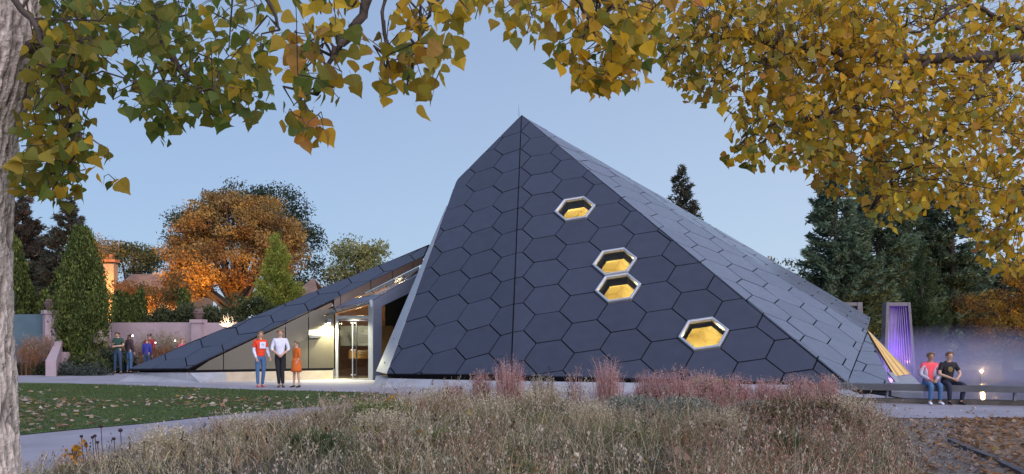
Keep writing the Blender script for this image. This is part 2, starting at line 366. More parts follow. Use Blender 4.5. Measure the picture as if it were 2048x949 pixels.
# edge trims
L1 = at(752, 743, 30.5); LT = at(893, 412, 35.9)
nF0 = Vector((-1, -.3, 0)).normalized()
lf = hit('F1', 893, 415)
seg = 7
mb = MB(); mb.prism([L0, L1, LT, lf], Vector((.35, .45, 0))); mb.build('edge_fascia', M_alum, pyr)
for k in range(seg+1):      # joint pins on the fascia
    t = (k+.4)/(seg+1); c = L0.lerp(lf, t)*.45+L1.lerp(LT, t)*.55; c.y -= .02
    MB().ball(c, .022, 6, (1, .5, 1.6)).build('bolt', M_steel, pyr)
MB().tube([A-Vector((.1, -.05, .05)), A+Vector((-.12, .05, .42))], [.014, .006], 5).build('lightning_rod', M_steel, pyr)
for a_, b_ in ((A, RC),):   # thin dark hip line
    MB().tube([a_+Vector((0, .02, -.01)), b_+Vector((0, .02, -.01))], .016, 5).build('hip_trim', M_back, pyr)
# plinth under the two front facades
def plinth(pts, name, m, z0, z1, f0, f1, parent):
    mb = MB()
    for i in range(len(pts)-1):
        a, b = Vector(pts[i]), Vector(pts[i+1]); d = (b-a); d.z = 0; d.normalize(); nn = Vector((d.y, -d.x, 0))
        v = [(a.x+nn.x*f0, a.y+nn.y*f0, z0), (b.x+nn.x*f0, b.y+nn.y*f0, z0), (b.x+nn.x*f1, b.y+nn.y*f1, z1), (a.x+nn.x*f1, a.y+nn.y*f1, z1)]
        mb.prism(v, Vector((-nn.x, -nn.y, 0))*.4)
    return mb.build(name, m, parent)
plinth([L0+Vector((.12, 0, 0)), S0, RC-Vector((.9, -.3, 0))], 'plinth', M_conc, -.02, .24, .42, .10, pyr)
plinth([L0+Vector((.05, .1, 0)), S0+Vector((0, .1, 0)), RC+Vector((-.1, .1, 0))], 'recess', M_back, .20, .36, -.06, -.03, pyr)
MB().prism([gr(747, 772), gr(770, 775), L0+Vector((.02, .15, -.14)), L1+Vector((.0, 0, -.14))], Vector((.25, .5, 0))).build('corner_foot', M_conc, pyr)
beam(MB(), RC+Vector((-.35, -.05, -.07)), gr(1733, 803)+Vector((0, 0, .02)), .42, .22).build('buttress', M_conc, pyr)
beam(MB(), RC+Vector((-.1, .25, -.04)), Q0+Vector((.0, .25, -.03)), .3, .3).build('corner_base', M_back, pyr)
# gold blind strip and wedge behind the low corner
g0, g1, g2, g3 = at(1735, 661, 30.3), at(1742, 667, 30.6), at(1822, 748, 29.6), at(1791, 753, 28.6)
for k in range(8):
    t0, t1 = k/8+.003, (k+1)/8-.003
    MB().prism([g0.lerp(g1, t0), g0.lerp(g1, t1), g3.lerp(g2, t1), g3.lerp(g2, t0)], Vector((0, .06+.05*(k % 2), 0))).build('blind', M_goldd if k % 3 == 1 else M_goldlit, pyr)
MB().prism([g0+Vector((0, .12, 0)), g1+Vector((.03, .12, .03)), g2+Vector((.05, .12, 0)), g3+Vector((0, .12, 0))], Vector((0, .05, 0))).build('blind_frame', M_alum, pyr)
MB().prism([at(1776, 745, 27.6), at(1792, 765, 26.2), at(1803, 767, 26.4), at(1786, 745, 27.9)], Vector((0, .08, -.02))).build('edge_trim', M_alum, pyr)
mb = MB(); mb.prism([at(1782, 768, 25.6), at(1846, 773, 25.2), at(1823, 750, 29.5), at(1791, 754, 28.5)], Vector((0, 0, -.32))); mb.build('terrace', M_conc, pyr)
# ------------------------------------------------------------ low wing with the entrance
wing = empty('entrance_wing', (-8, 34, 0)); tag(wing, 'low sloping wing with lit bronze wall and glass entrance left of the pyramid', 'building')
pyr_keep = pyr; pyr = wing
WR = [hit('F5', *p) for p in [(256, 738), (382, 681.5), (503, 633), (600, 592), (695, 555), (858, 487), (846.7, 512.7), (374.5, 737)]]
facade('F5', WR, 'roof', M_panel, bk=.05)
pyr = pyr_keep
WA = Vector((-11.04, 32.16, 0)); WB = Vector((-3.45, 36.78, 0)); wd = (WB-WA).normalized(); wn = Vector((wd.y, -wd.x, 0))
def onwall(px, py=None, z=None, off=0.):
    P = WA+wn*off; d = at(px, 683, 1)-EYEV; t = (P-EYEV).dot(wn)/d.dot(wn); p = EYEV+d*t
    p.z = z if z is not None else EYE+(YH-py)/FPX*p.y; return p
def topy(px): return 736+(px-374.5)*(512.7-736)/(846.7-374.5)+1.0
jo = [377, 447, 571, 617, 668]
for a_, b_ in zip(jo[:-1], jo[1:]):
    g = .9
    if a_ == 377: poly = [onwall(a_+14, z=.42), onwall(b_-g, z=.42), onwall(b_-g, topy(b_-g)), ]
    else: poly = [onwall(a_+g, z=.42), onwall(b_-g, z=.42), onwall(b_-g, topy(b_-g)), onwall(a_+g, topy(a_+g))]
    if b_ == 668: poly[2] = onwall(b_, 617+3); poly.insert(3, onwall(b_-1, 618))
    if b_ == 668: poly = [onwall(a_+g, z=.42), onwall(b_, z=.42), onwall(b_, 617), onwall(a_+g, 617+(668-617)*.47) if False else onwall(a_+g, topy(a_+g))]
    MB().prism(poly, -wn*.04).build('wall_panel', M_bronze, wing)
MB().prism([onwall(377, z=.3, off=-.07), onwall(670, z=.3, off=-.07), onwall(670, 612, off=-.07), onwall(845, 514, off=-.07), onwall(845, 528, off=-.07)] [:3]+[onwall(377, topy(377)+2, off=-.07)], -wn*.1).build('wall', M_back, wing)
bj = [668, 681, 742, 785, 826, 846]
def boty(px): return 617+(px-667)*(533-617)/(835-667)
for a_, b_ in zip(bj[:-1], bj[1:]):
    MB().prism([onwall(a_+.6, boty(a_+.6)), onwall(b_-.6, boty(b_-.6)), onwall(b_-.6, topy(b_-.6)), onwall(a_+.6, topy(a_+.6))], -wn*.05).build('fascia_panel', M_bronzed, wing)
MB().prism([onwall(668, boty(668)+.5, off=-.06), onwall(846, boty(846)+.5, off=-.06), onwall(846, topy(846), off=-.06), onwall(668, topy(668), off=-.06)], -wn*.1).build('fascia', M_back, wing)
MB().prism([onwall(374, z=.0, off=.03), onwall(666, z=.0, off=.03), onwall(666, z=.33, off=.03), onwall(374, z=.33, off=.03)], -wn*.3).build('base_course', M_cream, wing)
MB().prism([onwall(376, z=.33, off=0.0), onwall(669, z=.33, off=0), onwall(669, z=.42, off=0), onwall(376, z=.42, off=0)], -wn*.05).build('shadow_strip', M_back, wing)  # flush black strip painted where the gap lies in shade
MB().prism([onwall(666.5, z=0, off=.035), onwall(669, z=0, off=.035), onwall(669, z=.38, off=.035), onwall(666.5, z=.38, off=.035)], -wn*.2).build('end_stop', M_steel, wing)
# concrete tip in front of the low corner
t1_, t2_ = WR[0], WR[-1]
mb = MB(); v = [gr(236, 757), gr(420, 761), gr(560, 761.5), onwall(540, z=.36, off=.02), t2_+Vector((0, .1, -.13)), t1_+Vector((.2, .1, -.13))]
q0, q1_ = at(236, 0, 33.0), at(400, 0, 31.85); mb.prism([(q0.x, q0.y, 0), (q1_.x, q1_.y, 0), onwall(452, z=.0, off=.05), onwall(452, z=.325, off=.045), onwall(380, z=.33, off=.12), (t1_.x+.25, t1_.y+.15, .30)], Vector((.05, .9, 0))).build('tip_plinth', M_conc, wing)
mb = MB(); mb.prism([t1_+Vector((.35, .15, -.13)), t2_+Vector((.1, .15, -.13)), t2_+Vector((.1, .15, -.02)), t1_+Vector((.35, .15, -.03))], Vector((0, .3, 0))); mb.build('recess', M_back, wing)
# doorway: from D0 (wall end) to D1 (portal post)
D0 = onwall(670.5, z=0); D1 = at(745, 683, 34.0); D1.z = 0; dd = (D1-D0); dl = dd.length; dd.normalize(); dn_ = Vector((dd.y, -dd.x, 0))
if dn_.y > 0: dn_ = -dn_
def ond(px, py=None, z=None, off=0.):
    P = D0+dn_*off; d = at(px, 683, 1)-EYEV; t = (P-EYEV).dot(dn_)/d.dot(dn_); p = EYEV+d*t
    p.z = z if z is not None else EYE+(YH-py)/FPX*p.y; return p
def dq(x0, x1, y0, y1, off=0, th_=.06, m=M_alum, name='door_frame', par=None):
    return MB().prism([ond(x0, y0, off=off), ond(x1, y0, off=off), ond(x1, y1, off=off), ond(x0, y1, off=off)], -dn_*th_).build(name, m, par or wing)
dq(671, 675.5, 760, 631, .02); dq(736.5, 745.5, 762, 604, .02, .12); dq(675.5, 736.5, 637.5, 632, .015); dq(675.5, 736.5, 760.5, 757.5, .015)
dq(675.5, 736.5, 642, 638.5, .01, .08, M_steel, 'door_closer')
for x0, x1 in ((675.8, 704.6), (706.4, 736.2)):
    dr = dq(x0, x1, 757, 642.5, -.01, .015, M_dglass, 'door')
    hx_ = 703 if x0 < 700 else 709
    for yy in (646, 700, 750): dq(hx_-1.3, hx_+1.3, yy+1.2, yy-1.2, .02, .03, M_frame, 'patch_fitting', dr)
    if x0 < 700: MB().tube([ond(705.2, 754, off=.05), ond(705.2, 648, off=.05)], .022, 6).build('pull_handle', M_frame, dr)
    else: dq(711.5, 713.5, 757, 644, -.012, .03, M_steel, 'stile', dr)
MB().prism([ond(676, 631.5, off=-.02), ond(736.5, 631.5, off=-.02), ond(736.5, 612, off=-.02), ond(676, 628, off=-.02)], -dn_*.015).build('transom_pane', M_dglass, wing)
# portal side wall with its raking beam
pd = Vector((7.59, 4.62, 0)).normalized(); pn = Vector((pd.y, -pd.x, 0)); PB = Vector((D1.x+.03, D1.y, 0))
def onp(px, py=None, z=None, off=0.):
    P = PB+pn*off; d = at(px, 683, 1)-EYEV; t = (P-EYEV).dot(pn)/d.dot(pn); p = EYEV+d*t
    p.z = z if z is not None else EYE+(YH-py)/FPX*p.y; return p
M_port = mat('blue_grey_metal', (.12, .145, .21), .42, .05, 3, metal=.4)
MB().prism([onp(745.5, 763), onp(763.5, 762), onp(763.5, 612), onp(745.5, 602)], -pn*.2).build('portal_post', M_port, wing)
MB().prism([onp(745.5, 602, off=.003), onp(763.5, 613, off=.003), onp(822, 585, off=.003), onp(841, 546, off=.003)], -pn*.2).build('portal_beam', M_port, wing)
MB().prism([onp(763.5, 613, off=-.03), onp(763.5, 762, off=-.03), onp(800, 762, off=-.03), onp(822, 585, off=-.03)], -pn*.012).build('side_pane', M_dglass, wing)
# glazed roof over the entrance and the canopy
s1, s2, s3, s4 = onwall(667, 618, off=.0), onwall(838, 533), onp(840, 547), onp(745, 601)
MB().prism([s1, s2, s3, s4], Vector((0, 0, -.02))).build('skylight', M_glass, wing)
for t in (.0, .28, .56, .8): MB().tube([s1.lerp(s2, t)-Vector((0, 0, .05)), s4.lerp(s3, t)-Vector((0, 0, .05))], .03, 5).build('glazing_bar', M_alum, wing)
MB().prism([s1+Vector((.05, 0, .03)), s4+Vector((0, 0, .03)), s4.lerp(s3, .15)+Vector((0, 0, .03)), s1.lerp(s2, .22)+Vector((0, 0, .03))], Vector((0, 0, -.03))).build('eaves_flashing', M_port, wing)
cp = [at(649, 631, 33.4), at(667, 619, 34.6), at(741, 604, 33.9), at(739, 607, 33.2), at(700, 624, 32.9)]
MB().prism([cp[0], cp[1], cp[2], cp[3]], Vector((0, 0, -.03))).build('canopy', M_gglass, wing)
MB().prism([at(739, 600, 33.5), at(745, 600, 33.5), at(745, 614, 33.5), at(741, 614, 33.5)], Vector((0, .1, 0))).build('canopy_bracket', M_alum, wing)
# interior seen through the glass
iw = lambda px, py, Y: at(px, py, Y)
MB().prism([Vector((-7.6, 37.87, 0)), Vector((-2.6, 39.2, 0)), Vector((-2.6, 39.2, 3.1)), Vector((-6.4, 38.19, 3.1)), Vector((-7.6, 37.87, 2.3))], Vector((0, .1, 0))).build('interior_wall', M_wood, wing)
def zl(x): return 3.15+max(0, (x+6.4))*.38
for i in range(6):
    x = -6.4+i*.68; MB().prism([Vector((x, 37.6+(x+8.6)*.267, 3.1+.0)), Vector((x+.62, 37.6+(x+9.22)*.267, 3.1)), Vector((x+.62, 37.6+(x+9.22)*.267, zl(x+.62))), Vector((x, 37.6+(x+8.6)*.267, zl(x)))], Vector((0, .06, 0))).build('timber_lining', M_timber, wing)
MB().box((-5.6, 36.5, .005), (6, 4, .01)).build('interior_floor', M_cream, wing)
pm = mat('pale_poster', (.50, .58, .58), .6, .04)
po = MB().prism([at(681, 692, 37), at(737, 692, 37), at(737, 652, 37), at(681, 652, 37)], Vector((0, .04, 0))).build('poster', pm, wing)
mb = MB(); c = at(702, 690, 36.97)
for k in range(16):
    a = random.uniform(-1.2, 1.2); r = random.uniform(.12, .3); p1 = c+Vector((0, 0, .25)); mb.tube([c+Vector((0, 0, random.uniform(0, .2))), p1+Vector((math.sin(a)*r*.5, 0, math.cos(a)*r*.5)), p1+Vector((math.sin(a)*r*1.1, 0, math.cos(a)*r))], .007, 4)
mb.build('tree_drawing', mat('grey_ink', (.2, .24, .24), .8), po)
for k in range(7): MB().box((at(726, 0, 36.97).x+random.uniform(-.02, .02), 36.96, at(0, 657+k*4.6, 36.97).z), (.30+random.uniform(-.06, .04), .01, .012)).build('text_line', mat('grey_print', (.3, .34, .34), .8), po)
dk = MB().box((at(722, 0, 36.4).x, 36.4, .9), (.85, .5, .32)).build('desk', M_timber, wing)
for k in range(9): MB().box((at(707+k*1.8+8, 0, 35.9).x, 36.1, at(0, 703.3, 36).z), (.024, .01, .05)).build('lettering', mat('white_letter', (.8, .8, .8), .6), dk)
for k in range(6): MB().box((at(717+k*1.7, 0, 35.9).x, 36.1, at(0, 706.7, 36).z), (.02, .01, .03)).build('lettering', bpy.data.materials['white_letter'], dk)
def lamp(name, kind, loc, en, col, size=.05, **kw):
    ld = bpy.data.lights.new(name, kind); ld.energy = en; ld.color = col
    if kind in ('POINT', 'SPOT'): ld.shadow_soft_size = size
    for k_, v_ in kw.items(): setattr(ld, k_, v_)
    lo = bpy.data.objects.new(name, ld); COL.objects.link(lo); lo.location = loc; return lo
lamp('interior_light', 'POINT', (-5.7, 35.6, 2.35), 22, (1, .78, .48), .15)
lamp('interior_light', 'POINT', (-4.3, 37.0, 3.6), 60, (1, .74, .38), .2)
lamp('interior_light', 'POINT', (-5.75, 36.2, 1.75), 14, (1, .85, .65), .1)  # unseen lamp added to brighten the poster
lamp('interior_light', 'POINT', (-6.2, 36.9, 3.4), 40, (1, .74, .38), .2)
MB().prism([at(770, 690, 35.6), at(835, 690, 35.9), at(835, 540, 35.9), at(770, 600, 35.6)][::1], Vector((0, .05, 0))).build('interior_screen', mat('olive_screen', (.030, .032, .016), .7), wing)
MB().prism([at(764, 762, 35.4), at(786, 762, 35.4), at(786, 652, 35.4), at(764, 652, 35.4)], Vector((0, .05, 0))).build('interior_panel', M_timber, wing)
# wall lamp by the door
wl = onwall(655.5, 646, off=.0)
wlo = empty('wall_lamp', wl+wn*.1); tag(wlo, 'small downlight fixed on the bronze wall beside the glass door', 'wall lamp')
MB().box(wl+wn*.11+Vector((0, 0, .06)), (.14, .2, .16), math.atan2(wd.y, wd.x)).build('housing', M_steel, wlo)
MB().box(wl+wn*.12+Vector((0, 0, -.03)), (.09, .11, .02), math.atan2(wd.y, wd.x)).build('lens', mat('lamp_lens', (1, 1, 1), .4, emis=(1, .93, .72), es=40), wlo)
l = lamp('wall_lamp_light', 'SPOT', wl+wn*.2+Vector((0, 0, -.05)), 260, (1, .92, .58), .04, spot_size=R_(165), spot_blend=.7)
l.rotation_euler = (0, 0, 0)
l2 = lamp('canopy_light', 'SPOT', D0.lerp(D1, .5)+dn_*.35+Vector((0, 0, 2.32)), 120, (1, .94, .60), .05, spot_size=R_(150), spot_blend=.6)
sg = MB().prism([onwall(617.5, 671, off=.05), onwall(645, 671, off=.05), onwall(645, 660, off=.05), onwall(617.5, 660, off=.05)], -wn*.045).build('wall_sign', mat('pale_sign_plate', (.42, .40, .36), .5, .04))
tag(sg, 'pale grey plate fixed on the bronze wall left of the wall lamp', 'sign')
sb = MB().prism([onwall(618, 674, off=.10), onwall(643, 673.4, off=.10), onwall(636, 675.2, off=.10), onwall(620, 675.6, off=.10)], -wn*.09).build('sign_ledge', M_steel, sg)
# ------------------------------------------------------------ garden walls on the left
def thing_mesh(mb, name, m, label, cat, group=None, smooth=False):
    o = mb.build(name, m, smooth=smooth); tag(o, label, cat, group); return o
thing_mesh(MB().prism([(-26, 42, 0), (-19.9, 41.2, 0), (-19.9, 41.2, 2.58), (-26, 42, 2.58)], Vector((0, .35, 0))), 'garden_wall', M_teal, 'dark teal garden wall left of the pink pillar', 'wall')
def pillar(cx, cy, w, h, rz, lab, ulab):
    e = empty('wall_pillar', (cx, cy, 0)); tag(e, lab, 'pillar')
    MB().box((cx, cy, h/2-.08), (w, w, h-.16), rz).build('shaft', M_pink, e)
    MB().box((cx, cy, h-.08), (w+.12, w+.12, .16), rz).build('cap', M_pink, e)
    u = MB().lathe((cx, cy, h), [(.12, 0), (.14, .03), (.20, .12), (.27, .28), (.30, .31), (.27, .33), (.2, .34)], 14)
    for k in range(7): a = k*.9; u.ball((cx+.13*math.cos(a), cy+.13*math.sin(a), h+.38+.03*(k % 2)), .10, 6)
    o = u.build('planter_urn', M_urn, None, True); tag(o, ulab, 'urn')
pillar(at(101, 0, 41).x, 41, .52, 2.74, R_(38), 'pink stucco pillar with cap at the right end of the teal wall', 'terracotta urn on top of the pillar beside the teal wall')
pillar(at(397, 0, 43.4).x, 43.4, .46, 2.40, R_(-10), 'pink pillar in the long pink wall behind the wing roof', 'dark urn on the pillar in the long pink wall')
f0, f1 = at(91, 753, 37.8), at(112, 753, 37.8); b0, b1 = at(113, 0, 41), at(126, 0, 41)
v = [(f0.x, f0.y, 0), (f1.x, f1.y, 0), (b1.x, b1.y, 0), (b0.x, b0.y, 0), (f0.x, f0.y, .62), (f1.x, f1.y, .62), (b1.x, b1.y, 1.49), (b0.x, b0.y, 1.49),
     (f0.x*.8+b0.x*.2, f0.y*.8+b0.y*.2, .80), (f1.x*.8+b1.x*.2, f1.y*.8+b1.y*.2, .80)]
thing_mesh(MB().add(v, [(0, 1, 5, 4), (0, 4, 8, 7, 3), (1, 2, 6, 9, 5), (4, 5, 9, 8), (8, 9, 6, 7), (2, 3, 7, 6)]), 'stair_wall', M_pink, 'sloping pink side wall of steps in front of the pillar', 'wall')
thing_mesh(MB().box((at(129, 0, 40.5).x, 40.5, .47), (.32, .4, .94)), 'low_pier', M_pink, 'short pink pier to the right of the sloping step wall', 'pier')
mb = MB()
wa, wb, wc = at(222, 0, 44), at(386, 0, 43.5), at(600, 0, 42.6)
mb.prism([(wa.x, 44, 0), (wb.x, 43.5, 0), (wb.x, 43.5, 2.27), (wa.x, 44, 2.27)], Vector((0, .3, 0)))
mb.prism([(wb.x+.5, 43.4, 0), (wc.x, 42.6, 0), (wc.x, 42.6, 2.25), (wb.x+.5, 43.4, 2.25)], Vector((0, .3, 0)))
mb.prism([(wa.x-1.3, 41.6, 0), (wa.x, 44, 0), (wa.x, 44, 2.27), (wa.x-.3, 43.4, 2.2), (wa.x-1.3, 41.6, 1.0)], Vector((-.3, .1, 0)))
mb.prism([(wa.x-1.3, 41.6, 0), (-20.0, 41.4, 0), (-20.0, 41.4, 1.2), (wa.x-1.3, 41.6, 1.1)], Vector((0, .3, 0)))
thing_mesh(mb, 'pink_wall', M_pink, 'long pale pink garden wall behind the visitors and the wing roof', 'wall')
# ------------------------------------------------------------ trees
def blobs(C, n, spread, size, col, cvar=.25, up=0.0, sh=1.0):
    """n small leaf quads round each clump centre"""
    C = np.asarray(C); N = len(C)*n
    p = np.repeat(C, n, 0)+np.clip(rng.normal(0, 1, (N, 3)), -1.6, 1.6)*np.asarray(spread)
    a = rng.normal(0, 1, (N, 3)); a[:, 2] += up*3; a /= np.linalg.norm(a, axis=1)[:, None]
    b = rng.normal(0, 1, (N, 3)); b -= a*(a*b).sum(1)[:, None]; b /= np.linalg.norm(b, axis=1)[:, None]
    s = size*rng.uniform(.6, 1.4, (N, 1)); l = a*s*sh; w = b*s*.5
    V = np.stack([p-l, p+w*1.0, p+l, p-w*1.0], 1).reshape(-1, 3); F = np.arange(4*N).reshape(-1, 4)
    col = np.asarray(col, float); ci = rng.integers(0, len(col), len(C)); cc = col[ci]*rng.uniform(1-cvar, 1+cvar, (len(C), 1))
    cc = np.repeat(cc, n, 0)*rng.uniform(.75, 1.25, (N, 1)); return V, F, np.repeat(cc, 4, 0)
def tree(px, Y, hpx_top, lobes, col, label, cat='tree', name='broadleaf_tree', group=None, nclump=150, nleaf=60, spread=.45, size=.13, trunk=.22, limbs=9, base=None, barkm=None, seed=0):
    """lobes: list of (px, py, rx_px, ry_px, depth offset) giving the crown's real extent"""
    r_ = np.random.default_rng(seed+int(px)); bx = at(px, 0, Y).x; e = empty(name, (bx, Y, 0)); tag(e, label, cat, group)
    k = Y/FPX; C = []
    wts = np.array([l[2]*l[3] for l in lobes], float); wts /= wts.sum()
    for (lx, ly, rx, ry, dz), w_ in zip(lobes, wts):
        m_ = max(3, int(nclump*w_)); d = r_.normal(0, 1, (m_, 3)); d /= np.linalg.norm(d, axis=1)[:, None]
        rr = r_.uniform(.45, 1.0, (m_, 1))**.5; c = at(lx, ly, Y+dz)
        C.append(np.array([c.x, c.y, c.z])+d*rr*np.array([rx*k, rx*k*.9, ry*k]))
    C = np.concatenate(C)
    V, F, cc = blobs(C, int(nleaf*2.0), (spread, spread, spread*.6), size*.58, col)
    npmesh('crown', V, F, M_fol, e, cc)
    top = C[:, 2].mean(); mb = MB(); ctr = Vector((C[:, 0].mean(), Y, top))
    mb.tube([(bx, Y, -.1), (bx+.05, Y, top*.3), (bx*.7+ctr.x*.3, Y, top*.6), (ctr.x, Y, top*1.05)], [trunk*1.2, trunk, trunk*.7, trunk*.3], 8)
    for i in range(limbs):
        t = C[r_.integers(0, len(C))]; h = r_.uniform(.25, .6)*top; s_ = Vector((bx+(ctr.x-bx)*.3, Y, h)); t = Vector(t)
        mb.tube([s_, s_.lerp(t, .5)+Vector((0, 0, .3)), t], [trunk*.45, trunk*.28, trunk*.08], 5)
    mb.build('trunk', barkm or M_bark2, e, True); return e
def conifer(px, Y, ytop, ybase, half, col, label, name='spruce_tree', group=None, droop=.25, seed=0, dens=1.0, size=.16, lift=0., zb=None, cvar=.25, wh=None):
    r_ = np.random.default_rng(seed+int(px)+int(Y)); bx = at(px, 0, Y).x; k = Y/FPX
    H = EYE+(YH-ytop)*k; Z0 = zb if zb is not None else max(.2, EYE+(YH-ybase)*k); Rm = half*k
    e = empty(name, (bx, Y, 0)); tag(e, label, 'tree', group)
    MB().tube([(bx, Y, -.1), (bx, Y, H*.5), (bx, Y, H)], [.02*H, .012*H, .01], 8).build('trunk', M_bark2, e, True)
    nw = wh or int((H-Z0)/.34); C = []; D = []; mb = MB()
    for i in range(nw):
        t = (i+.5)/nw; z = Z0+(H-Z0)*t; L = Rm*(1-t)**.8*r_.uniform(.8, 1.08)+.08
        nb = max(4, int(7*(1-t)+5))
        for j in range(nb):
            a = r_.uniform(0, 6.283); l = L*r_.uniform(.6, 1.12); zz = z+r_.uniform(-.15, .15)
            dx, dy = math.cos(a), math.sin(a)
            if l > .6: mb.tube([(bx, Y, zz), (bx+dx*l*.9, Y+dy*l*.9, zz-droop*l+lift*l*.2)], [.035, .01], 4, False)
            m_ = max(3, int(l*13*dens)); u = np.sqrt(r_.uniform(.05, 1, m_)); wv = r_.normal(0, .11, m_)*l*(1.15-u)
            zt = -droop*l*u+lift*l*u*u
            C.append(np.c_[bx+dx*l*u-dy*wv, Y+dy*l*u+dx*wv, zz+zt+r_.normal(0, .05, m_)])
            D.append(np.c_[np.full(m_, dx)-dy*wv*2, np.full(m_, dy)+dx*wv*2, np.full(m_, -droop)+lift*1.2+r_.normal(0, .2, m_)])
    C = np.concatenate(C); D = np.concatenate(D); n = 5; N = len(C)*n
    p = np.repeat(C, n, 0)+r_.normal(0, .09, (N, 3)); d = np.repeat(D, n, 0)+r_.normal(0, .55, (N, 3)); d /= np.linalg.norm(d, axis=1)[:, None]
    b = r_.normal(0, 1, (N, 3)); b -= d*(b*d).sum(1)[:, None]; b /= np.linalg.norm(b, axis=1)[:, None]; s = size*r_.uniform(.6, 1.4, (N, 1))
    V = np.stack([p-d*s*.4, p+b*s*.2, p+d*s, p-b*s*.2], 1).reshape(-1, 3)
    col = np.asarray(col, float); cc = col[r_.integers(0, len(col), len(C))]*r_.uniform(1-cvar, 1+cvar, (len(C), 1)); cc = np.repeat(np.repeat(cc, n, 0)*r_.uniform(.8, 1.2, (N, 1)), 4, 0)
    npmesh('crown', V, np.arange(4*N).reshape(-1, 4), M_fol, e, cc)
    if mb.v: mb.build('branches', M_bark2, e)
    return e
def column(px, Y, ytop, ybase, half, col, label, name='columnar_evergreen', group=None, n=220, nleaf=26, prof=None, size=.11, seed=0):
    r_ = np.random.default_rng(seed+int(px)); bx = at(px, 0, Y).x; k = Y/FPX; H = EYE+(YH-ytop)*k; Z0 = max(.0, EYE+(YH-ybase)*k); Rm = half*k
    e = empty(name, (bx, Y, 0)); tag(e, label, 'tree', group)
    MB().tube([(bx, Y, -.05), (bx, Y, H*.85)], [.09, .02], 6).build('trunk', M_bark2, e, True)
    t = r_.uniform(0, 1, n)**.9; pr = prof or (lambda t: np.minimum(1, (t/.12+.35))*np.sqrt(np.clip(1-t**1.6, 0, 1)))
    a = r_.uniform(0, 6.283, n); rad = Rm*pr(t)*np.sqrt(r_.uniform(.35, 1.0, n))*r_.uniform(.85, 1.1, n)
    C = np.c_[bx+np.cos(a)*rad, Y+np.sin(a)*rad, Z0+(H-Z0)*t]
    V, F, cc = blobs(C, nleaf, (.10*half*k/.9+.03, .10*half*k/.9+.03, .22), size, col, .35, up=1.0)
    npmesh('crown', V, F, M_fol, e, cc); return e
OR = [(.36, .16, .035), (.28, .13, .04), (.20, .11, .04), (.16, .10, .045)]
BR = [(.40, .25, .075), (.34, .22, .085), (.44, .25, .06), (.25, .18, .08)]
DG = [(.030, .050, .028), (.045, .065, .030), (.025, .04, .026)]
OG = [(.12, .12, .04), (.09, .10, .04), (.15, .13, .05)]
LG = [(.25, .255, .09), (.19, .21, .08), (.30, .28, .11)]
BS = [(.13, .20, .135), (.095, .15, .095), (.18, .26, .185), (.065, .10, .065), (.12, .14, .07)]
tree(470, 80, 365, [(470, 440, 95, 55, 0), (560, 430, 50, 45, 2), (600, 500, 38, 50, 0), (620, 560, 55, 30, 0), (490, 390, 45, 22, 0), (375, 470, 40, 50, 0), (560, 395, 40, 20, 0)], DG+[(.06, .07, .03)],
     'dark green broad tree rising behind the big orange-brown tree', nclump=150, nleaf=70, spread=.6, size=.19, trunk=.4)
tree(478, 62, 378, [(455, 445, 88, 46, 0), (390, 480, 48, 40, 0), (545, 470, 56, 52, 0), (440, 530, 90, 45, -1), (375, 555, 45, 42, -1), (352, 500, 28, 20, 0), (450, 408, 52, 22, 0), (520, 420, 45, 25, 1), (575, 510, 32, 40, 0), (405, 425, 30, 18, 0)], BR+OR[1:3],
     'large spreading orange-brown autumn tree behind the pink wall', nclump=520, nleaf=50, spread=.36, size=.15, trunk=.35, limbs=26)
tree(262, 75, 490, [(270, 525, 45, 28, 0), (300, 520, 20, 22, 0), (230, 510, 25, 20, 0)], OG, 'olive green tree beyond the orange chimney', nclump=60, nleaf=60, spread=.5, size=.17)
tree(190, 66, 470, [(195, 500, 28, 25, 0), (205, 540, 15, 30, 0)], BR, 'thin brown tree behind the tall dark evergreen', nclump=30, nleaf=50, spread=.45, size=.14)
tree(320, 54, 560, [(330, 590, 30, 28, 0), (290, 600, 35, 26, 0), (355, 575, 25, 30, 0), (250, 590, 28, 25, 0)], OR+OG[:1], 'orange shrubby trees under the tiled roof', nclump=90, nleaf=50, spread=.32, size=.11, trunk=.1)
tree(715, 78, 480, [(700, 500, 38, 20, 0), (745, 510, 28, 24, 0), (715, 535, 50, 18, 0), (690, 550, 30, 18, 0)], LG, 'pale yellow-green tree above the wing roof', nclump=75, nleaf=45, spread=.5, size=.19)
conifer(45, 68, 388, 640, 115, [(.13, .085, .06), (.09, .075, .06), (.07, .07, .055)], 'brownish spruce nearest the trunk on the left', seed=1, size=.22, dens=1.8, lift=.3)
conifer(138, 66, 392, 640, 105, [(.075, .085, .065), (.055, .07, .055), (.10, .08, .06)], 'dark spruce with a pointed top behind the tall evergreen', seed=2, size=.22, dens=1.8, lift=.3)
GA = [(.105, .14, .032), (.075, .105, .028), (.05, .075, .024), (.16, .19, .05)]
column(163, 41.5, 466, 712, 52, GA, 'tall dense dark evergreen beside the pink pillar', n=900, nleaf=44, size=.058, prof=lambda t: np.interp(t, [0, .12, .3, .5, .7, .88, 1], [.45, .80, 1, .92, .66, .34, .08]))
column(30, 46, 482, 640, 26, GA, 'slim columnar evergreen behind the teal wall', n=160, size=.09)
column(58, 47, 575, 650, 14, GA, 'small evergreen just above the teal wall', n=70, size=.08)
column(90, 47, 590, 650, 18, GA, 'rounded small evergreen left of the urn', n=70, size=.08)
for i, (x, yt, h) in enumerate([(236, 592, 15), (252, 598, 14), (281, 588, 13), (268, 604, 12)]):
    column(x, 46.5, yt, 655, h, GA, ['small pointed evergreen directly right of the tall evergreen, left of three others', 'bright-edged small evergreen, second in the row over the pink wall', 'slender small evergreen at the right end of the short row', 'lowest small evergreen between its row neighbours'][i], group='small evergreens in a row over the pink wall', n=80, size=.08, seed=i)
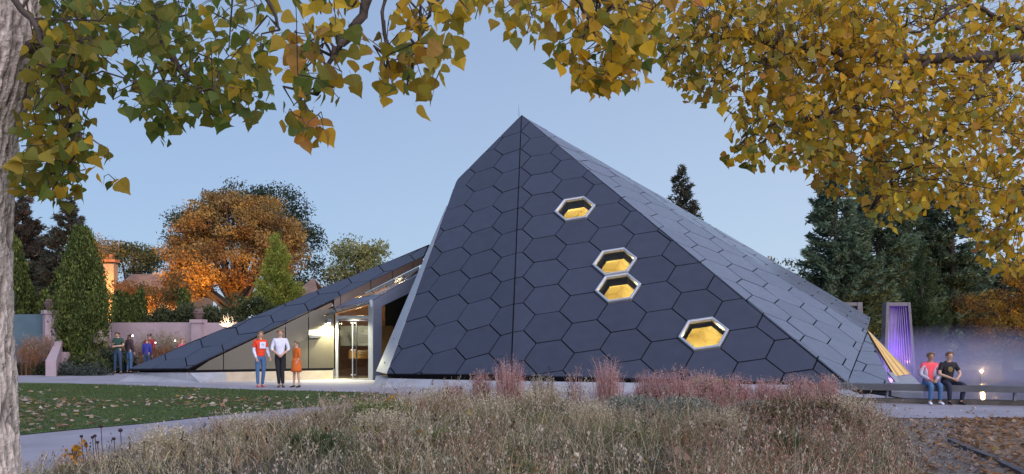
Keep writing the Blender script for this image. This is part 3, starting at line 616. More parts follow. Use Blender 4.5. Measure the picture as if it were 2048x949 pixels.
column(368, 47, 590, 655, 17, GA, 'lone small evergreen beneath the orange-brown tree', n=80, size=.08)
conifer(553, 50, 472, 650, 54, [(.27, .32, .055), (.20, .26, .05), (.36, .34, .08)], 'bright green pyramidal cypress in front of the orange-brown tree', 'cypress_tree', droop=-.25, seed=5, size=.13, dens=3.4, lift=.5)
def hedge(x0, x1, Y, ytop, ybot, col, label, cat, name, n=60, nleaf=40, size=.08, dep=.5, up=.3, amp=6, spr=(.2, .2, .14)):
    k = Y/FPX; C = []
    for i in range(n):
        px = rng.uniform(x0, x1); f = 1-((px-(x0+x1)/2)/((x1-x0)/2))**4; yt = ytop+amp*math.sin(px*.13)+(1-f)*(ybot-ytop)*.5
        p = at(px, rng.uniform(yt, ybot), Y+rng.uniform(-dep, dep)); C.append((p.x, p.y, max(.05, p.z)))
    V, F, cc = blobs(C, nleaf, spr, size, col, .3, up=up); V[:, 2] = np.maximum(V[:, 2], 0); o = npmesh(name, V, F, M_fol, None, cc); tag(o, label, cat); return o
hedge(295, 470, 45.5, 622, 650, [(.06, .075, .035), (.08, .09, .045)], 'loose grey-green hedge along the top of the pink wall', 'hedge', 'hedge', 150, amp=7)
hedge(440, 560, 48, 600, 650, [(.08, .10, .035), (.05, .07, .03)], 'green bushes under the cypress behind the wing roof', 'bush', 'bush', 90)
hedge(112, 214, 38.8, 738, 752, [(.075, .095, .085), (.06, .08, .065)], 'low blue-green hedge along the path beside the step wall', 'hedge', 'low_hedge', 90, 40, .05, .3)
hedge(140, 205, 40.5, 716, 740, [(.08, .10, .035), (.06, .08, .03)], 'rounded green shrub behind the low blue-green hedge', 'shrub', 'shrub', 50)
hedge(205, 262, 41.8, 705, 742, [(.07, .09, .06), (.06, .08, .05)], 'grey-green shrub behind the visitor in the green shirt', 'shrub', 'shrub', 40)
hedge(22, 92, 39.5, 735, 752, [(.04, .055, .03), (.03, .045, .03)], 'dark low planting in front of the teal wall', 'shrub', 'shrub', 60, 40, .06)
hedge(1520, 1600, 55, 520, 640, OG+BR, 'thin brownish tree at the roof edge left of the dark spruces', 'tree', 'slender_tree', 60)
hedge(-700, 330, 95, 575, 690, DG+BR, 'distant band of mixed autumn trees behind the garden', 'trees', 'distant_trees', 420, 60, .30, 3, spr=(1.1, 1.1, .9))
bpy.context.scene.objects['distant_trees']['kind'] = 'stuff'
o = hedge(560, 1500, 110, 640, 690, DG+OG, 'far low line of trees beyond the pavilion', 'trees', 'distant_trees', 300, 50, .38, 3, spr=(1.5, 1.5, .8)); o['kind'] = 'stuff'
o = hedge(1480, 3300, 74, 545, 712, [(.03, .042, .03), (.04, .05, .03)], 'dark wooded background behind the spruces on the right', 'trees', 'distant_trees', 640, 70, .30, 4, spr=(1.0, 1.0, .9)); o['kind'] = 'stuff'
# right-hand trees
conifer(1362, 70, 333, 640, 95, [(.045, .06, .045), (.06, .07, .05), (.10, .075, .05)], 'lone spruce top rising behind the long roof slope', seed=3, size=.22, droop=.1, lift=.35)
conifer(1672, 52, 290, 745, 128, BS, 'big blue-green spruce behind the roof corner', seed=11, size=.19, dens=2.1, droop=.12, lift=.3)
conifer(1758, 56, 250, 745, 132, BS, 'tall blue-green spruce behind the fountain column', seed=12, size=.20, dens=2.0, droop=.12, lift=.3)
conifer(1835, 60, 330, 745, 110, BS, 'blue-green spruce between the tall spruce and the juniper', seed=15, size=.20, dens=1.8, droop=.12, lift=.3)
conifer(1905, 58, 330, 745, 120, BS[1:]+DG[:1], 'dark spruce right of the fountain partly under golden leaves', seed=13, size=.19, dens=1.8, droop=.15, lift=.25)
conifer(1845, 47, 488, 735, 58, [(.045, .075, .03), (.035, .06, .028), (.06, .09, .035)], 'green pyramidal juniper right of the purple fountain', 'juniper_tree', seed=14, size=.11, droop=-.5, dens=2.4, lift=.2)
tree(2015, 46, 560, [(1960, 610, 45, 12, 0), (2010, 600, 45, 16, 0), (1990, 650, 55, 22, 0), (2040, 640, 45, 40, 0), (2000, 690, 60, 16, 0), (1930, 595, 22, 7, 0), (2060, 560, 40, 30, 0)], [(.24, .14, .025), (.17, .10, .03), (.12, .055, .03), (.28, .18, .03), (.07, .06, .03)],
     'golden and rust layered tree at the right edge behind the mist', nclump=150, nleaf=50, spread=.24, size=.10)
# houses
def house(px0, px1, Y, yr, ye, lab, chim=None, gable=0):
    a, b = at(px0, yr, Y), at(px1, yr, Y); e = empty('house', ((a.x+b.x)/2, Y, 0)); tag(e, lab, 'house'); ez = EYE+(YH-ye)/FPX*Y
    MB().prism([(a.x, Y, 0), (b.x, Y, 0), (b.x, Y, ez), (a.x, Y, ez)], Vector((0, 6, 0))).build('wall', mat('house_wall', (.30, .2, .14), .8), e)
    rf = MB().prism([(a.x-.3, Y-.4, ez-.1), (b.x+.3, Y-.4, ez-.1), (b.x-gable, Y+3, a.z), (a.x+gable, Y+3, a.z)], Vector((0, .0, .12))).build('roof', M_roof, e)
    MB().prism([(a.x-.3, Y+6.4, ez-.1), (b.x+.3, Y+6.4, ez-.1), (b.x-gable, Y+3, a.z), (a.x+gable, Y+3, a.z)], Vector((0, .0, .12))).build('roof', M_roof, e)
    return e
h = house(228, 372, 66, 546, 590, 'house with long brown shingle roof and orange brick chimney')
cx_, cw = at(221, 0, 64.5).x, .8; ch = MB().box((cx_, 64.5, 3.3), (cw-.08, .7, 6.7)).build('chimney', mat('mortar', (.3, .22, .15), .9), h)
zt = EYE+(YH-524)/FPX*64.5; brick = MB().box((0, 0, 0), (.24, .1, .085)).build('brick', M_brick, ch); bme = brick.data; bpy.data.objects.remove(brick)
rows = int((zt-1.9)/.135)
for r in range(rows):
    for c in range(3):
        if len([1]) and r*3+c < 300:
            bo = bpy.data.objects.new('brick', bme); COL.objects.link(bo); bo.parent = ch; bo.matrix_parent_inverse = Matrix.Translation(-h.location)
            z = zt-.06-r*.135; bo.location = (cx_-.27+c*.27+(.06 if r % 2 else -.04), 64.5-.345, z); bo.scale = (1.08, 1, 1.35)
MB().box((cx_, 64.5, zt+.05), (cw+.14, .86, .16)).build('chimney_cap', M_brick, ch); MB().box((cx_+.05, 64.5, zt+.3), (.22, .22, .4)).build('chimney_pot', M_brick, ch)
house(585, 634, 70, 556, 600, 'house with brown roof just above the wing roof', gable=.8)
# ------------------------------------------------------------ left beds: reeds and dry grasses
def blades(base, h, lean, width, col, segs=3, curl=0., tipcol=None, az=None, rr=rng):
    """ribbons: base (N,3), h (N,), lean (N,) horizontal reach, width (N,)"""
    N = len(base); az = rr.uniform(0, 6.283, N) if az is None else az; dx, dy = np.cos(az), np.sin(az)
    h = np.broadcast_to(h, N); lean = np.broadcast_to(lean, N); width = np.broadcast_to(width, N)
    wz = rr.uniform(0, 6.283, N); V = []; Cc = []; col = np.asarray(col)
    tip = col if tipcol is None else np.asarray(tipcol)
    for s in range(segs+1):
        t = s/segs; z = h*(t-curl*t**3*.5); r = lean*t**1.8*(1+curl*t); w = width*(1-t**1.5*.85)/2
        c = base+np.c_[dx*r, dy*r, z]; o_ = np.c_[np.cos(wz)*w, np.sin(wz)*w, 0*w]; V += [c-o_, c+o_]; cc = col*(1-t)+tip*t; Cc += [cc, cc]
    V = np.stack(V, 1).reshape(-1, 3); Cc = np.stack(Cc, 1).reshape(-1, 3); m = 2*(segs+1); b = (np.arange(N)*m)[:, None]
    F = np.concatenate([b+np.array([2*s, 2*s+1, 2*s+3, 2*s+2]) for s in range(segs)], 1).reshape(-1, 4); return V, F, Cc
def merge(parts):
    V = []; F = []; C = []; n = 0
    for v, f, c in parts: V.append(v); F.append(f+n); C.append(c); n += len(v)
    return np.concatenate(V), np.concatenate(F), np.concatenate(C)
def cpick(cols, n, var=.25): 
    cols = np.asarray(cols); return cols[rng.integers(0, len(cols), n)]*rng.uniform(1-var, 1+var, (n, 1))
def clump(px, Y, ytop, half, n, cols, lab, name='ornamental_grass', group=None, heads=None, headcol=None, lean=.35, w=.012, cat='grass', z0=0., stiff=.8, hsize=.02, nh=14):
    k = Y/FPX; c = at(px, 0, Y); hh = EYE+(YH-ytop)*k-z0; R0 = half*k
    b = np.c_[c.x+rng.normal(0, R0*.38, n), Y+rng.normal(0, R0*.38, n), np.full(n, z0)]
    H = hh*rng.uniform(.55, 1.0, n); az = np.arctan2(b[:, 1]-Y, b[:, 0]-c.x)+rng.normal(0, .7, n); P = [blades(b, H, lean*R0*rng.uniform(.2, 1.6, n), w, cpick(cols, n), 4, .12, az=az)]
    if heads:
        m = int(n*heads); i = rng.integers(0, n, m); t = rng.uniform(stiff, 1.04, (m, 1)); 
        r = (lean*R0*.9*t[:, 0]**1.8); hp = b[i]+np.c_[np.cos(az[i])*r, np.sin(az[i])*r, H[i]*t[:, 0]*.95]
        V, F, cc = blobs(hp, nh, (.03, .03, .05), hsize, headcol or cols, .3, up=.6); P.append((V, F, cc))
    V, F, cc = merge(P); o = npmesh(name, V, F, M_grass, None, cc); tag(o, lab, cat, group); return o
TAN = [(.30, .235, .15), (.24, .185, .12), (.36, .29, .20), (.19, .15, .10)]
RUST = [(.24, .11, .05), (.20, .10, .06), (.28, .15, .08)]
clump(70, 39.8, 668, 34, 260, TAN+RUST, 'brown feathery grass in front of the teal wall', heads=2, headcol=[(.24, .15, .10), (.3, .2, .15)])
clump(60, 39.2, 690, 26, 160, RUST, 'rust coloured low grass left of the step wall', heads=1)
clump(190, 42, 680, 34, 260, TAN+RUST, 'tan plumed grass right of the tall evergreen', heads=1.5, headcol=[(.42, .36, .28)])
clump(225, 43, 672, 30, 200, TAN+RUST, 'rust and tan grass behind the visitor in green', heads=1.5)
clump(320, 42.6, 658, 36, 300, TAN+[(.22, .24, .12)], 'tall pale reed grass against the pink wall', heads=1.6, headcol=[(.30, .26, .2)])
clump(345, 42.4, 668, 26, 220, TAN, 'reed grass near the visitor half hidden by the roof', heads=1.2)
clump(316, 41.6, 690, 32, 260, RUST+[(.16, .06, .05)], 'dark rust coloured bush behind the wing roof tip', heads=1.5)
clump(272, 42.8, 678, 24, 160, TAN+RUST, 'brown grass behind the visitor in blue', heads=1.2)
for i, (x, y) in enumerate([(185, 672), (196, 664), (204, 676), (180, 682), (191, 680)]):
    c = at(x, y, 41.3); V, F, cc = blobs([(c.x+.03*k_, c.y, c.z-.02*k_) for k_ in range(5)], 30, (.08, .06, .05), .04, [(.5, .44, .36)], .15); o = npmesh('grass_plume', V, F, M_grass, None, cc)
    tag(o, ['second lowest pale plume at the left of the bunch', 'topmost pale plume of the bunch by the tall evergreen', 'rightmost pale plume of the bunch by the tall evergreen', 'lowest and leftmost pale plume by the tall evergreen', 'pale plume in the middle of the bunch'][i], 'plume', 'plumes beside the tall evergreen')
# white lit shrub over the wall
wx = at(458, 640, 41.5); e = empty('bare_shrub', (wx.x, wx.y, 2.2)); tag(e, 'bare pale shrub lit from below above the pink wall', 'shrub'); mb = MB()
for i in range(26):
    a = rng.uniform(-1.1, 1.1); p = [Vector((wx.x, wx.y, 2.0))]; d = Vector((math.sin(a), rng.uniform(-.4, .4), math.cos(a)*.9))
    for s in range(5): d = (d+Vector(rng.normal(0, .35, 3))).normalized(); p.append(p[-1]+d*rng.uniform(.08, .15))
    mb.tube(p, [.018, .016, .013, .01, .008, .005], 4)
mb.build('stems', mat('pale_bark', (.6, .5, .4), .8), e); lamp('shrub_uplight', 'POINT', (wx.x, wx.y-.35, 2.15), 14, (1, .72, .4), .05)
def glow(px, py, Y, lab, r=.03, es=30, col=(1, .9, .75)):
    m = bpy.data.materials.get('glow_lens') or mat('glow_lens', (1, 1, 1), .5, emis=col, es=9); c = at(px, py, Y); o = empty('garden_light', c); tag(o, lab, 'garden light')
    MB().ball(c, r, 8).build('lens', m, o); MB().tube([c-Vector((0, 0, r*.8)), (c.x, c.y, max(0, c.z-.9))], .02, 5).build('stake', M_steel, o)
glow(265, 672, 42.6, 'bright garden light between the visitors in green and blue', .034, 40); glow(350, 682, 42.2, 'small garden light beside the half hidden visitor'); glow(311, 686, 42.0, 'small low garden light behind the visitor in blue', .022)
lamp('garden_floodlight', 'SPOT', (-21.8, 52, 1.0), 1900, (1, .42, .08), .3, spot_size=R_(110), spot_blend=.9).rotation_euler = (R_(108), 0, R_(-4))
lamp('garden_floodlight', 'SPOT', (-26.5, 57, 2.0), 6000, (1, .45, .10), .3, spot_size=R_(60), spot_blend=.8).rotation_euler = (R_(98), 0, R_(3))
lamp('garden_floodlight', 'POINT', (at(392, 0, 58).x, 57.5, 3.2), 500, (1, .45, .08), .3)
lamp('tree_floodlight', 'POINT', (at(1990, 0, 49).x, 48.5, 2.6), 300, (1, .60, .12), .3)
lamp('tree_floodlight', 'POINT', (at(1760, 0, 50).x, 47.5, 1.2), 160, (1, .55, .12), .3)
# ------------------------------------------------------------ bench, fountain, mist
e = empty('long_bench', (10.5, 21.3, 0)); tag(e, 'long dark slab bench at the pond edge with two people sitting', 'bench')
def yb(x): return 21.95-(x-7.6)*.40
beam(MB(), (7.55, yb(7.55), .43), (20, yb(20), .43), .46, .14).build('seat', mat('dark_bench_slab', (.075, .08, .09), .6, .15, 3, .2, 30), e)
for x in (8.55, 10.95, 13.3, 15.7): MB().tube([(x, yb(x)+.05, 0), (x+.03, yb(x)+.05, .30)], .035, 6).build('leg', M_steel, e)
def fountain(xs, Y, ytop, label, lit=True):   # xs: pixel columns of left post, inner, outer right at the top and at the bottom
    (a0, a1, a2, a3), (c0, c1, c2, c3) = xs; zt = EYE+(YH-ytop)/FPX*Y; e = empty('fountain_column', (at((a0+a3)/2, 0, Y).x, Y, 0)); tag(e, label, 'fountain')
    X = lambda p: at(p, 0, Y).x
    fm = bpy.data.materials.get('grey_cast_stone') or mat('grey_cast_stone', (.15, .14, .15), .8, .15, 3, .25, 30)
    MB().prism([(X(c0), Y, 0), (X(c1), Y, 0), (X(a1), Y, zt), (X(a0), Y, zt)], Vector((.1, .7, 0))).build('side_post', fm, e)
    MB().prism([(X(c2), Y, 0), (X(c3), Y, 0), (X(a3), Y, zt), (X(a2), Y, zt)], Vector((.1, .7, 0))).build('side_post', fm, e)
    MB().prism([(X(a1), Y+.02, zt-.16), (X(a2), Y+.02, zt-.16), (X(a2), Y+.02, zt-.002), (X(a1), Y+.02, zt-.002)], Vector((0, .66, 0))).build('lintel', fm, e)
    if lit:
        rm = mat('ribbed_wall', (.45, .42, .5), .35, .1, 3); nr = 15
        for i in range(nr):
            t = (i+.5)/nr; xb = X(c1)+(X(c2)-X(c1))*t; xt = X(a1)+(X(a2)-X(a1))*t; yo = .55-.42*max(0, (t-.62)/.38)**1.5; w_ = (X(a2)-X(a1))/nr*.34
            MB().tube([(xb, Y+yo, 0), (xt, Y+yo, zt-.17)], w_, 6).build('rib', rm, e)
        MB().prism([(X(c1), Y+.64, 0), (X(c2), Y+.64, 0), (X(a2), Y+.64, zt-.02), (X(a1), Y+.64, zt-.02)], Vector((0, .06, 0))).build('back_wall', fm, e)
        for dx_, en, c_ in ((-.15, 130, (.10, .02, 1)), (.22, 70, (.50, .05, 1))):
            l = lamp('fountain_light', 'SPOT', (X((c1+c2)/2)+dx_, Y+.12, .10), en, c_, .05, spot_size=R_(70), spot_blend=.7); l.rotation_euler = (R_(174), 0, 0)
        l = lamp('fountain_light', 'POINT', (X(c2)-.14, Y+.25, .5), 1.5, (1, .55, .5), .06)
    return e
fountain(((1773, 1779, 1816, 1821), (1768, 1774, 1827, 1832)), 41, 605, 'stone fountain column with purple lit ribbed water wall')
fountain(((1660, 1668, 1715, 1725), (1655, 1664, 1720, 1731)), 44, 605, 'second stone fountain column mostly hidden behind the roof corner', False)
for k in range(8): pass
def fog(name, c, r, dens, col=(.85, .88, 1)):
    bm = bmesh.new(); bmesh.ops.create_icosphere(bm, subdivisions=3, radius=1); me = bpy.data.meshes.new(name); bm.to_mesh(me); bm.free()
    m = bpy.data.materials.new('mist'); m.use_nodes = True; N = m.node_tree.nodes; L = m.node_tree.links; N.remove(N['Principled BSDF'])
    pv = N.new('ShaderNodeVolumePrincipled'); pv.inputs['Color'].default_value = (*col, 1); pv.inputs['Anisotropy'].default_value = .2
    tc = N.new('ShaderNodeTexCoord'); ln = N.new('ShaderNodeVectorMath'); ln.operation = 'LENGTH'; L.new(tc.outputs['Object'], ln.inputs[0])
    mr = N.new('ShaderNodeMapRange'); mr.inputs['From Min'].default_value = 1; mr.inputs['From Max'].default_value = .2; mr.inputs['To Min'].default_value = 0; mr.inputs['To Max'].default_value = 1
    L.new(ln.outputs['Value'], mr.inputs['Value']); nz = N.new('ShaderNodeTexNoise'); nz.inputs['Scale'].default_value = 1.6; L.new(tc.outputs['Object'], nz.inputs['Vector'])
    n2 = N.new('ShaderNodeMapRange'); n2.inputs['From Min'].default_value = .3; n2.inputs['From Max'].default_value = .7; n2.inputs['To Min'].default_value = .4; L.new(nz.outputs[0], n2.inputs['Value'])
    m1 = N.new('ShaderNodeMath'); m1.operation = 'MULTIPLY'; L.new(mr.outputs[0], m1.inputs[0]); L.new(n2.outputs[0], m1.inputs[1])
    m3 = N.new('ShaderNodeMath'); m3.operation = 'MULTIPLY'; m3.inputs[1].default_value = dens; L.new(m1.outputs[0], m3.inputs[0]); L.new(m3.outputs[0], pv.inputs['Density'])
    L.new(pv.outputs[0], N['Material Output'].inputs['Volume']); me.materials.append(m)
    o = bpy.data.objects.new(name, me); COL.objects.link(o); o.location = c; o.scale = r; o['kind'] = 'stuff'; o['label'] = 'low bank of violet mist drifting over the pond'; o['category'] = 'mist'; return o
fog('mist', (16.2, 34, .0), (5.0, 5.2, 2.1), .32, (.65, .70, 1))
lamp('mist_light', 'POINT', (14.6, 36.6, .6), 50, (.50, .16, 1), .5)
pl_ = at(1963, 743, 31.7); e = empty('pond_lamp', (pl_.x, pl_.y, 0)); tag(e, 'glowing amber lamp standing in the misty pond', 'lamp')
MB().ball(pl_, .04, 8).build('lens', mat('amber_lens', (1, .8, .5), .5, emis=(1, .55, .18), es=50), e); MB().tube([(pl_.x, pl_.y, -.02), (pl_.x, pl_.y, pl_.z-.05)], .03, 6).build('post', M_steel, e)
lamp('pond_lamp_light', 'POINT', pl_+Vector((0, -.1, .08)), 9, (1, .6, .25), .05)
# ------------------------------------------------------------ people
def skin(chains, sub=1):
    """chains: list of lists of (point, radius); identical points are welded"""
    bm = bmesh.new(); sk = bm.verts.layers.skin.verify(); vs = {}; first = True
    for ch in chains:
        pv = None
        for p, r in ch:
            key = tuple(round(c, 4) for c in p)
            if key not in vs:
                v = bm.verts.new(p); r = r if isinstance(r, tuple) else (r, r); v[sk].radius = r; v[sk].use_root = first; first = False; vs[key] = v
            v = vs[key]
            if pv is not None and pv is not v and not bm.edges.get((pv, v)): bm.edges.new((pv, v))
            pv = v
    me = bpy.data.meshes.new('t'); bm.to_mesh(me); bm.free(); o = bpy.data.objects.new('t', me); COL.objects.link(o)
    md = o.modifiers.new('s', 'SKIN'); md.use_smooth_shade = True; sd_ = o.modifiers.new('u', 'SUBSURF'); sd_.levels = sub
    dg = bpy.context.evaluated_depsgraph_get(); m2 = bpy.data.meshes.new_from_object(o.evaluated_get(dg)); bpy.data.objects.remove(o); bpy.data.meshes.remove(me); return m2
def V3(*a): return Vector(a)
def person(px, Y, H, yaw, label, top, legs, hair, shoes, skinm=M_skin, pose=None, sleeves='long', long_hair=False, dress=None, extra=None, female=False, z=0., x=None):
    P = dict(pel=V3(0, 0, .95), wst=V3(0, 0, 1.10), chs=V3(0, .005, 1.30), nkb=V3(0, .01, 1.44), nk=V3(0, .0, 1.50), hd=V3(0, -.012, 1.60), tp=V3(0, 0, 1.66),
             sl=V3(-.165, .01, 1.40), sr=V3(.165, .01, 1.40), el=V3(-.215, .02, 1.13), er=V3(.215, .02, 1.13), wl=V3(-.22, -.06, .89), wr=V3(.22, -.06, .89),
             hl=V3(-.085, 0, .90), hr=V3(.085, 0, .90), kl=V3(-.095, -.015, .50), kr=V3(.095, -.015, .50), al=V3(-.10, .02, .09), ar=V3(.10, .02, .09))
    if pose: P.update({k: V3(*v) for k, v in pose.items()})
    w = .92 if female else 1.0
    bx = at(px, 0, Y).x if x is None else x; e = empty('person', (bx, Y, z), yaw); e.scale = (H/1.70,)*3; tag(e, label, 'person')
    torso = [(P['pel'], (.125, .10)), (P['wst'], (.115*w, .09)), (P['chs'], (.145*w, .10)), (P['nkb'], (.085, .07)), (P['nk'], .05)]
    hd = P['hd']; up = (hd-P['nk']).normalized()
    head = [(P['nk'], .05), (hd-up*.065, (.062, .07)), (hd, (.078, .092)), (hd+up*.06, (.07, .085)), (hd+up*.095, (.035, .045))]
    ch = [torso, head]
    for s in 'lr':
        sg = -1 if s == 'l' else 1
        a, b, c = P['s'+s], P['e'+s], P['w'+s]; d = (c-b).normalized(); d2 = P.get('hd'+s, d)
        ch.append([(P['chs'], (.145*w, .10)), (a, .058), (a.lerp(b, .5), .047), (b, .038), (b.lerp(c, .4), .037), (c, .025), (c+d2*.045, (.022, .036))])
        palm = c+d2*.045; sd_ = d2.cross(V3(0, 1, 0) if abs(d2.y) < .8 else V3(1, 0, 0)).normalized(); cu = V3(-sg*.25, -.25, 0)
        for i, ln in enumerate((.062, .072, .068, .052)):
            r0 = palm+sd_*(i-1.5)*.017+d2*.02; ch.append([(palm, (.022, .036)), (r0, .0095), (r0+(d2+cu*.3).normalized()*ln*.55, .0085), (r0+(d2+cu*.3).normalized()*ln*.55+(d2+cu*1.2).normalized()*ln*.5, .0065)])
        th_ = c+d2*.02; ch.append([(c+d2*.045, (.022, .036)), (th_+V3(-sg*.018, -.028, 0)+d2*.012, .010), (th_+V3(-sg*.02, -.045, 0)+d2*.045, .008)])
        h, k, a2 = P['h'+s], P['k'+s], P['a'+s]
        ch.append([(P['pel'], (.125, .10)), (h, .088), (h.lerp(k, .5), .072), (k, .054), (k.lerp(a2, .4), .052), (a2, .036)])
        f = P.get('t'+s, a2+V3(sg*.025, -.14, -.06)); ch.append([(a2, .036), (a2+V3(0, .03, -.055), .03), (a2.lerp(f, .5)+V3(0, 0, -.022), .034), (f, (.030, .02))])
    body = link('body', skin(ch), skinm, e, False)
    fw = V3(0, -1, 0) if 'face' not in P else P['face'].normalized(); sd_ = up.cross(fw).normalized()
    mb = MB(); mb.add([hd+fw*.075+up*.02, hd+fw*.078-up*.018+sd_*.014, hd+fw*.105-up*.012, hd+fw*.078-up*.018-sd_*.014, hd+fw*.078-up*.028], [(0, 1, 2), (0, 2, 3), (1, 4, 2), (3, 2, 4)])
    for s in (-1, 1): MB().ball(hd+sd_*s*.078-up*.005, .022, 6, (.5, 1, 1.3)).build('ear', skinm, e, True, False)
    mb.build('nose', skinm, e, True, False)
    for s in (-1, 1): MB().ball(hd+fw*.083+up*.014+sd_*s*.029, .0075, 6).build('eye', bpy.data.materials.get('dark_eye') or mat('dark_eye', (.03, .02, .02), .3), e, True, False)
    MB().box(hd+fw*.084-up*.042, (.045, .012, .008)).build('mouth', bpy.data.materials.get('lip') or mat('lip', (.35, .13, .11), .6), e, False, False)
    # hair
    mb = MB(); bk = -fw
    hv = [[(hd+bk*.05-up*.045, .052), (hd+bk*.038+up*.02, (.090, .082)), (hd+bk*.012+up*.075, (.090, .095)), (hd+fw*.040+up*.092, (.078, .050)), (hd+fw*.070+up*.072, (.062, .028))]]
    for s in (-1, 1): hv.append([(hd+bk*.012+up*.075, (.090, .095)), (hd+sd_*s*.074+up*.02+bk*.02, .026), (hd+sd_*s*.072-up*.03+bk*.02, .02)])
    if long_hair:
        hv.append([(hd+bk*.05-up*.045, .05), (hd+bk*.065-up*.12, (.06, .035)), (hd+bk*.07-up*.20, (.045, .02))])
        for s in (-1, 1): hv.append([(hd+sd_*s*.072-up*.03+bk*.02, .02), (hd+sd_*s*.08-up*.10, .026), (hd+sd_*s*.078-up*.17+fw*.01, .018)])
    link('hair', skin(hv), hair, e, False)
    # clothes
    ts = [[(P['pel'].lerp(P['wst'], -.25), (.158, .132)), (P['pel'].lerp(P['wst'], .3), (.150, .128)), (P['wst'], (.140*w, .116)), (P['chs'], (.170*w, .128)), (P['nkb']-V3(0, 0, .0), (.105, .09)), (P['nk']-V3(0, 0, .02), (.066, .062))]]
    for s in 'lr':
        a, b, c = P['s'+s], P['e'+s], P['w'+s]
        t = [(P['chs'], (.170*w, .128)), (a, .076), (a.lerp(b, .5), .062)]
        t += [(a.lerp(b, .72), .060)] if sleeves == 'short' else ([(b, .053), (b.lerp(c, .35), .048)] if sleeves == 'mid' else [(b, .052), (b.lerp(c, .5), .045), (b.lerp(c, .95), .036)]); ts.append(t)
    link('shirt', skin(ts), top, e, False)
    if dress:
        dz = P['pel']; MB().lathe(tuple(dz-V3(0, 0, .38)), [(.19, 0), (.195, .1), (.185, .25), (.165, .40), (.145, .5)], 14).build('skirt', dress, e, True, False)
    else:
        tr = [[(P['pel'], (.142, .118)), (P['wst'], (.120*w, .098))]]
        for s in 'lr':
            h, k, a2 = P['h'+s], P['k'+s], P['a'+s]
            tr.append([(P['pel'], (.142, .118)), (h, .102), (h.lerp(k, .5), .084), (k, .068), (k.lerp(a2, .45), .062), (a2+V3(0, 0, .0), .052)])
        link('trousers', skin(tr), legs, e, False)
    for s in 'lr':
        sg = -1 if s == 'l' else 1; a2 = P['a'+s]; f = P.get('t'+s, a2+V3(sg*.025, -.14, -.06))
        link('shoe', skin([[(a2+V3(0, .01, -.0), .045), (a2+V3(0, .03, -.045), (.042, .045)), (a2.lerp(f, .5)+V3(0, 0, -.02), (.044, .036)), (f+(f-a2).normalized()*.02+V3(0, 0, -.004), (.036, .022))]]), shoes, e, False)
    if extra: extra(e, P)
    return e
H_bl = mat('light_brown_hair', (.22, .13, .07), .7); H_dk = mat('dark_brown_hair', (.045, .025, .018), .6); H_gy = mat('short_brown_hair', (.15, .085, .05), .7)
jeans = cloth('blue_denim', (.055, .13, .27)); black = cloth('black_cloth', (.012, .012, .016)); navy = cloth('navy_cloth', (.018, .022, .045))
red = cloth('red_orange_cloth', (.72, .055, .015)); white = cloth('white_cloth', (.62, .64, .78)); orange = cloth('orange_cloth', (.55, .12, .015)); pinkc = cloth('coral_cloth', (.85, .10, .13))
def ex_red(e, P):
    c = V3(.03, -.118, 1.29); pl = MB().box(c, (.19, .02, .20), .12).build('shirt_print', white, e, False, False)
    for k, (dx, dz, w_) in enumerate([(-.03, .02, .03), (.02, .02, .03), (-.03, -.02, .03), (.03, -.02, .02), (0, .045, .02)]): MB().box(c+V3(dx, -.012, dz), (w_, .006, .012), .12).build('print_mark', navy, pl, False, False)
    for s in 'lr':
        b, w_ = P['e'+s], P['w'+s]; a = P['s'+s]; link('undersleeve', skin([[(a.lerp(b, .5), .052), (b, .055), (b.lerp(w_, .5), .046), (b.lerp(w_, .97), .036)]]), white, e, False)
person(521, 28.7, 1.69, R_(32), 'woman in red-orange T-shirt over white long sleeves and blue jeans facing right', red, jeans, H_bl, cloth('red_shoes', (.45, .07, .09)), pose=dict(el=(-.20, .02, 1.12), wl=(-.16, -.10, .90), er=(.21, 0, 1.13), wr=(.24, -.14, .92), hd=(.0, -.012, 1.60), al=(-.08, .0, .09), ar=(.08, .08, .09)), sleeves='short', long_hair=True, extra=ex_red, female=True)
person(560.5, 28.7, 1.74, R_(14), 'woman in white sweater and black trousers with clasped hands', white, black, H_bl, black, pose=dict(el=(-.25, -.02, 1.13), er=(.25, -.02, 1.13), wl=(-.07, -.17, .98), wr=(.07, -.17, .98), kl=(-.06, -.015, .50), kr=(.06, -.03, .50), al=(-.03, .02, .09), ar=(.075, .02, .09)), sleeves='mid', female=True)
person(593, 28.7, 1.40, R_(-48), 'child in loose orange tunic and shorts facing the two women', orange, orange, H_gy, black, pose=dict(al=(-.12, -.04, .09), ar=(.10, .06, .09), kl=(-.11, -.03, .5), kr=(.10, .02, .5), el=(-.19, .02, 1.14), er=(.19, .02, 1.14), wl=(-.16, -.06, .95), wr=(.16, -.06, .95)), sleeves='mid', dress=orange)
grn = cloth('dark_green_cloth', (.018, .06, .045)); brn = cloth('brown_cloth', (.045, .028, .035)); blu = cloth('royal_blue_cloth', (.03, .035, .24)); mar = cloth('maroon_cloth', (.30, .02, .04)); rose = cloth('rose_cloth', (.42, .10, .13)); pale = cloth('pale_blue_cloth', (.35, .42, .55)); dden = cloth('dark_denim', (.025, .05, .10))
person(236, 40.6, 1.80, R_(-8), 'visitor in dark green T-shirt and dark jeans looking down at hands', grn, dden, H_dk, black, pose=dict(el=(-.24, .0, 1.15), er=(.24, .0, 1.15), wl=(-.05, -.22, 1.22), wr=(.02, -.2, 1.12), hd=(0, -.035, 1.585), al=(-.14, .02, .09), ar=(.12, .02, .09), kl=(-.12, -.01, .5), kr=(.11, -.01, .5)), sleeves='short')
person(259, 41.2, 1.72, R_(150), 'visitor with long dark hair in brown jacket and blue jeans', brn, jeans, H_dk, black, long_hair=True, female=True)
person(294, 40.9, 1.52, R_(178), 'visitor in bright blue jacket with back turned', blu, dden, H_gy, black)
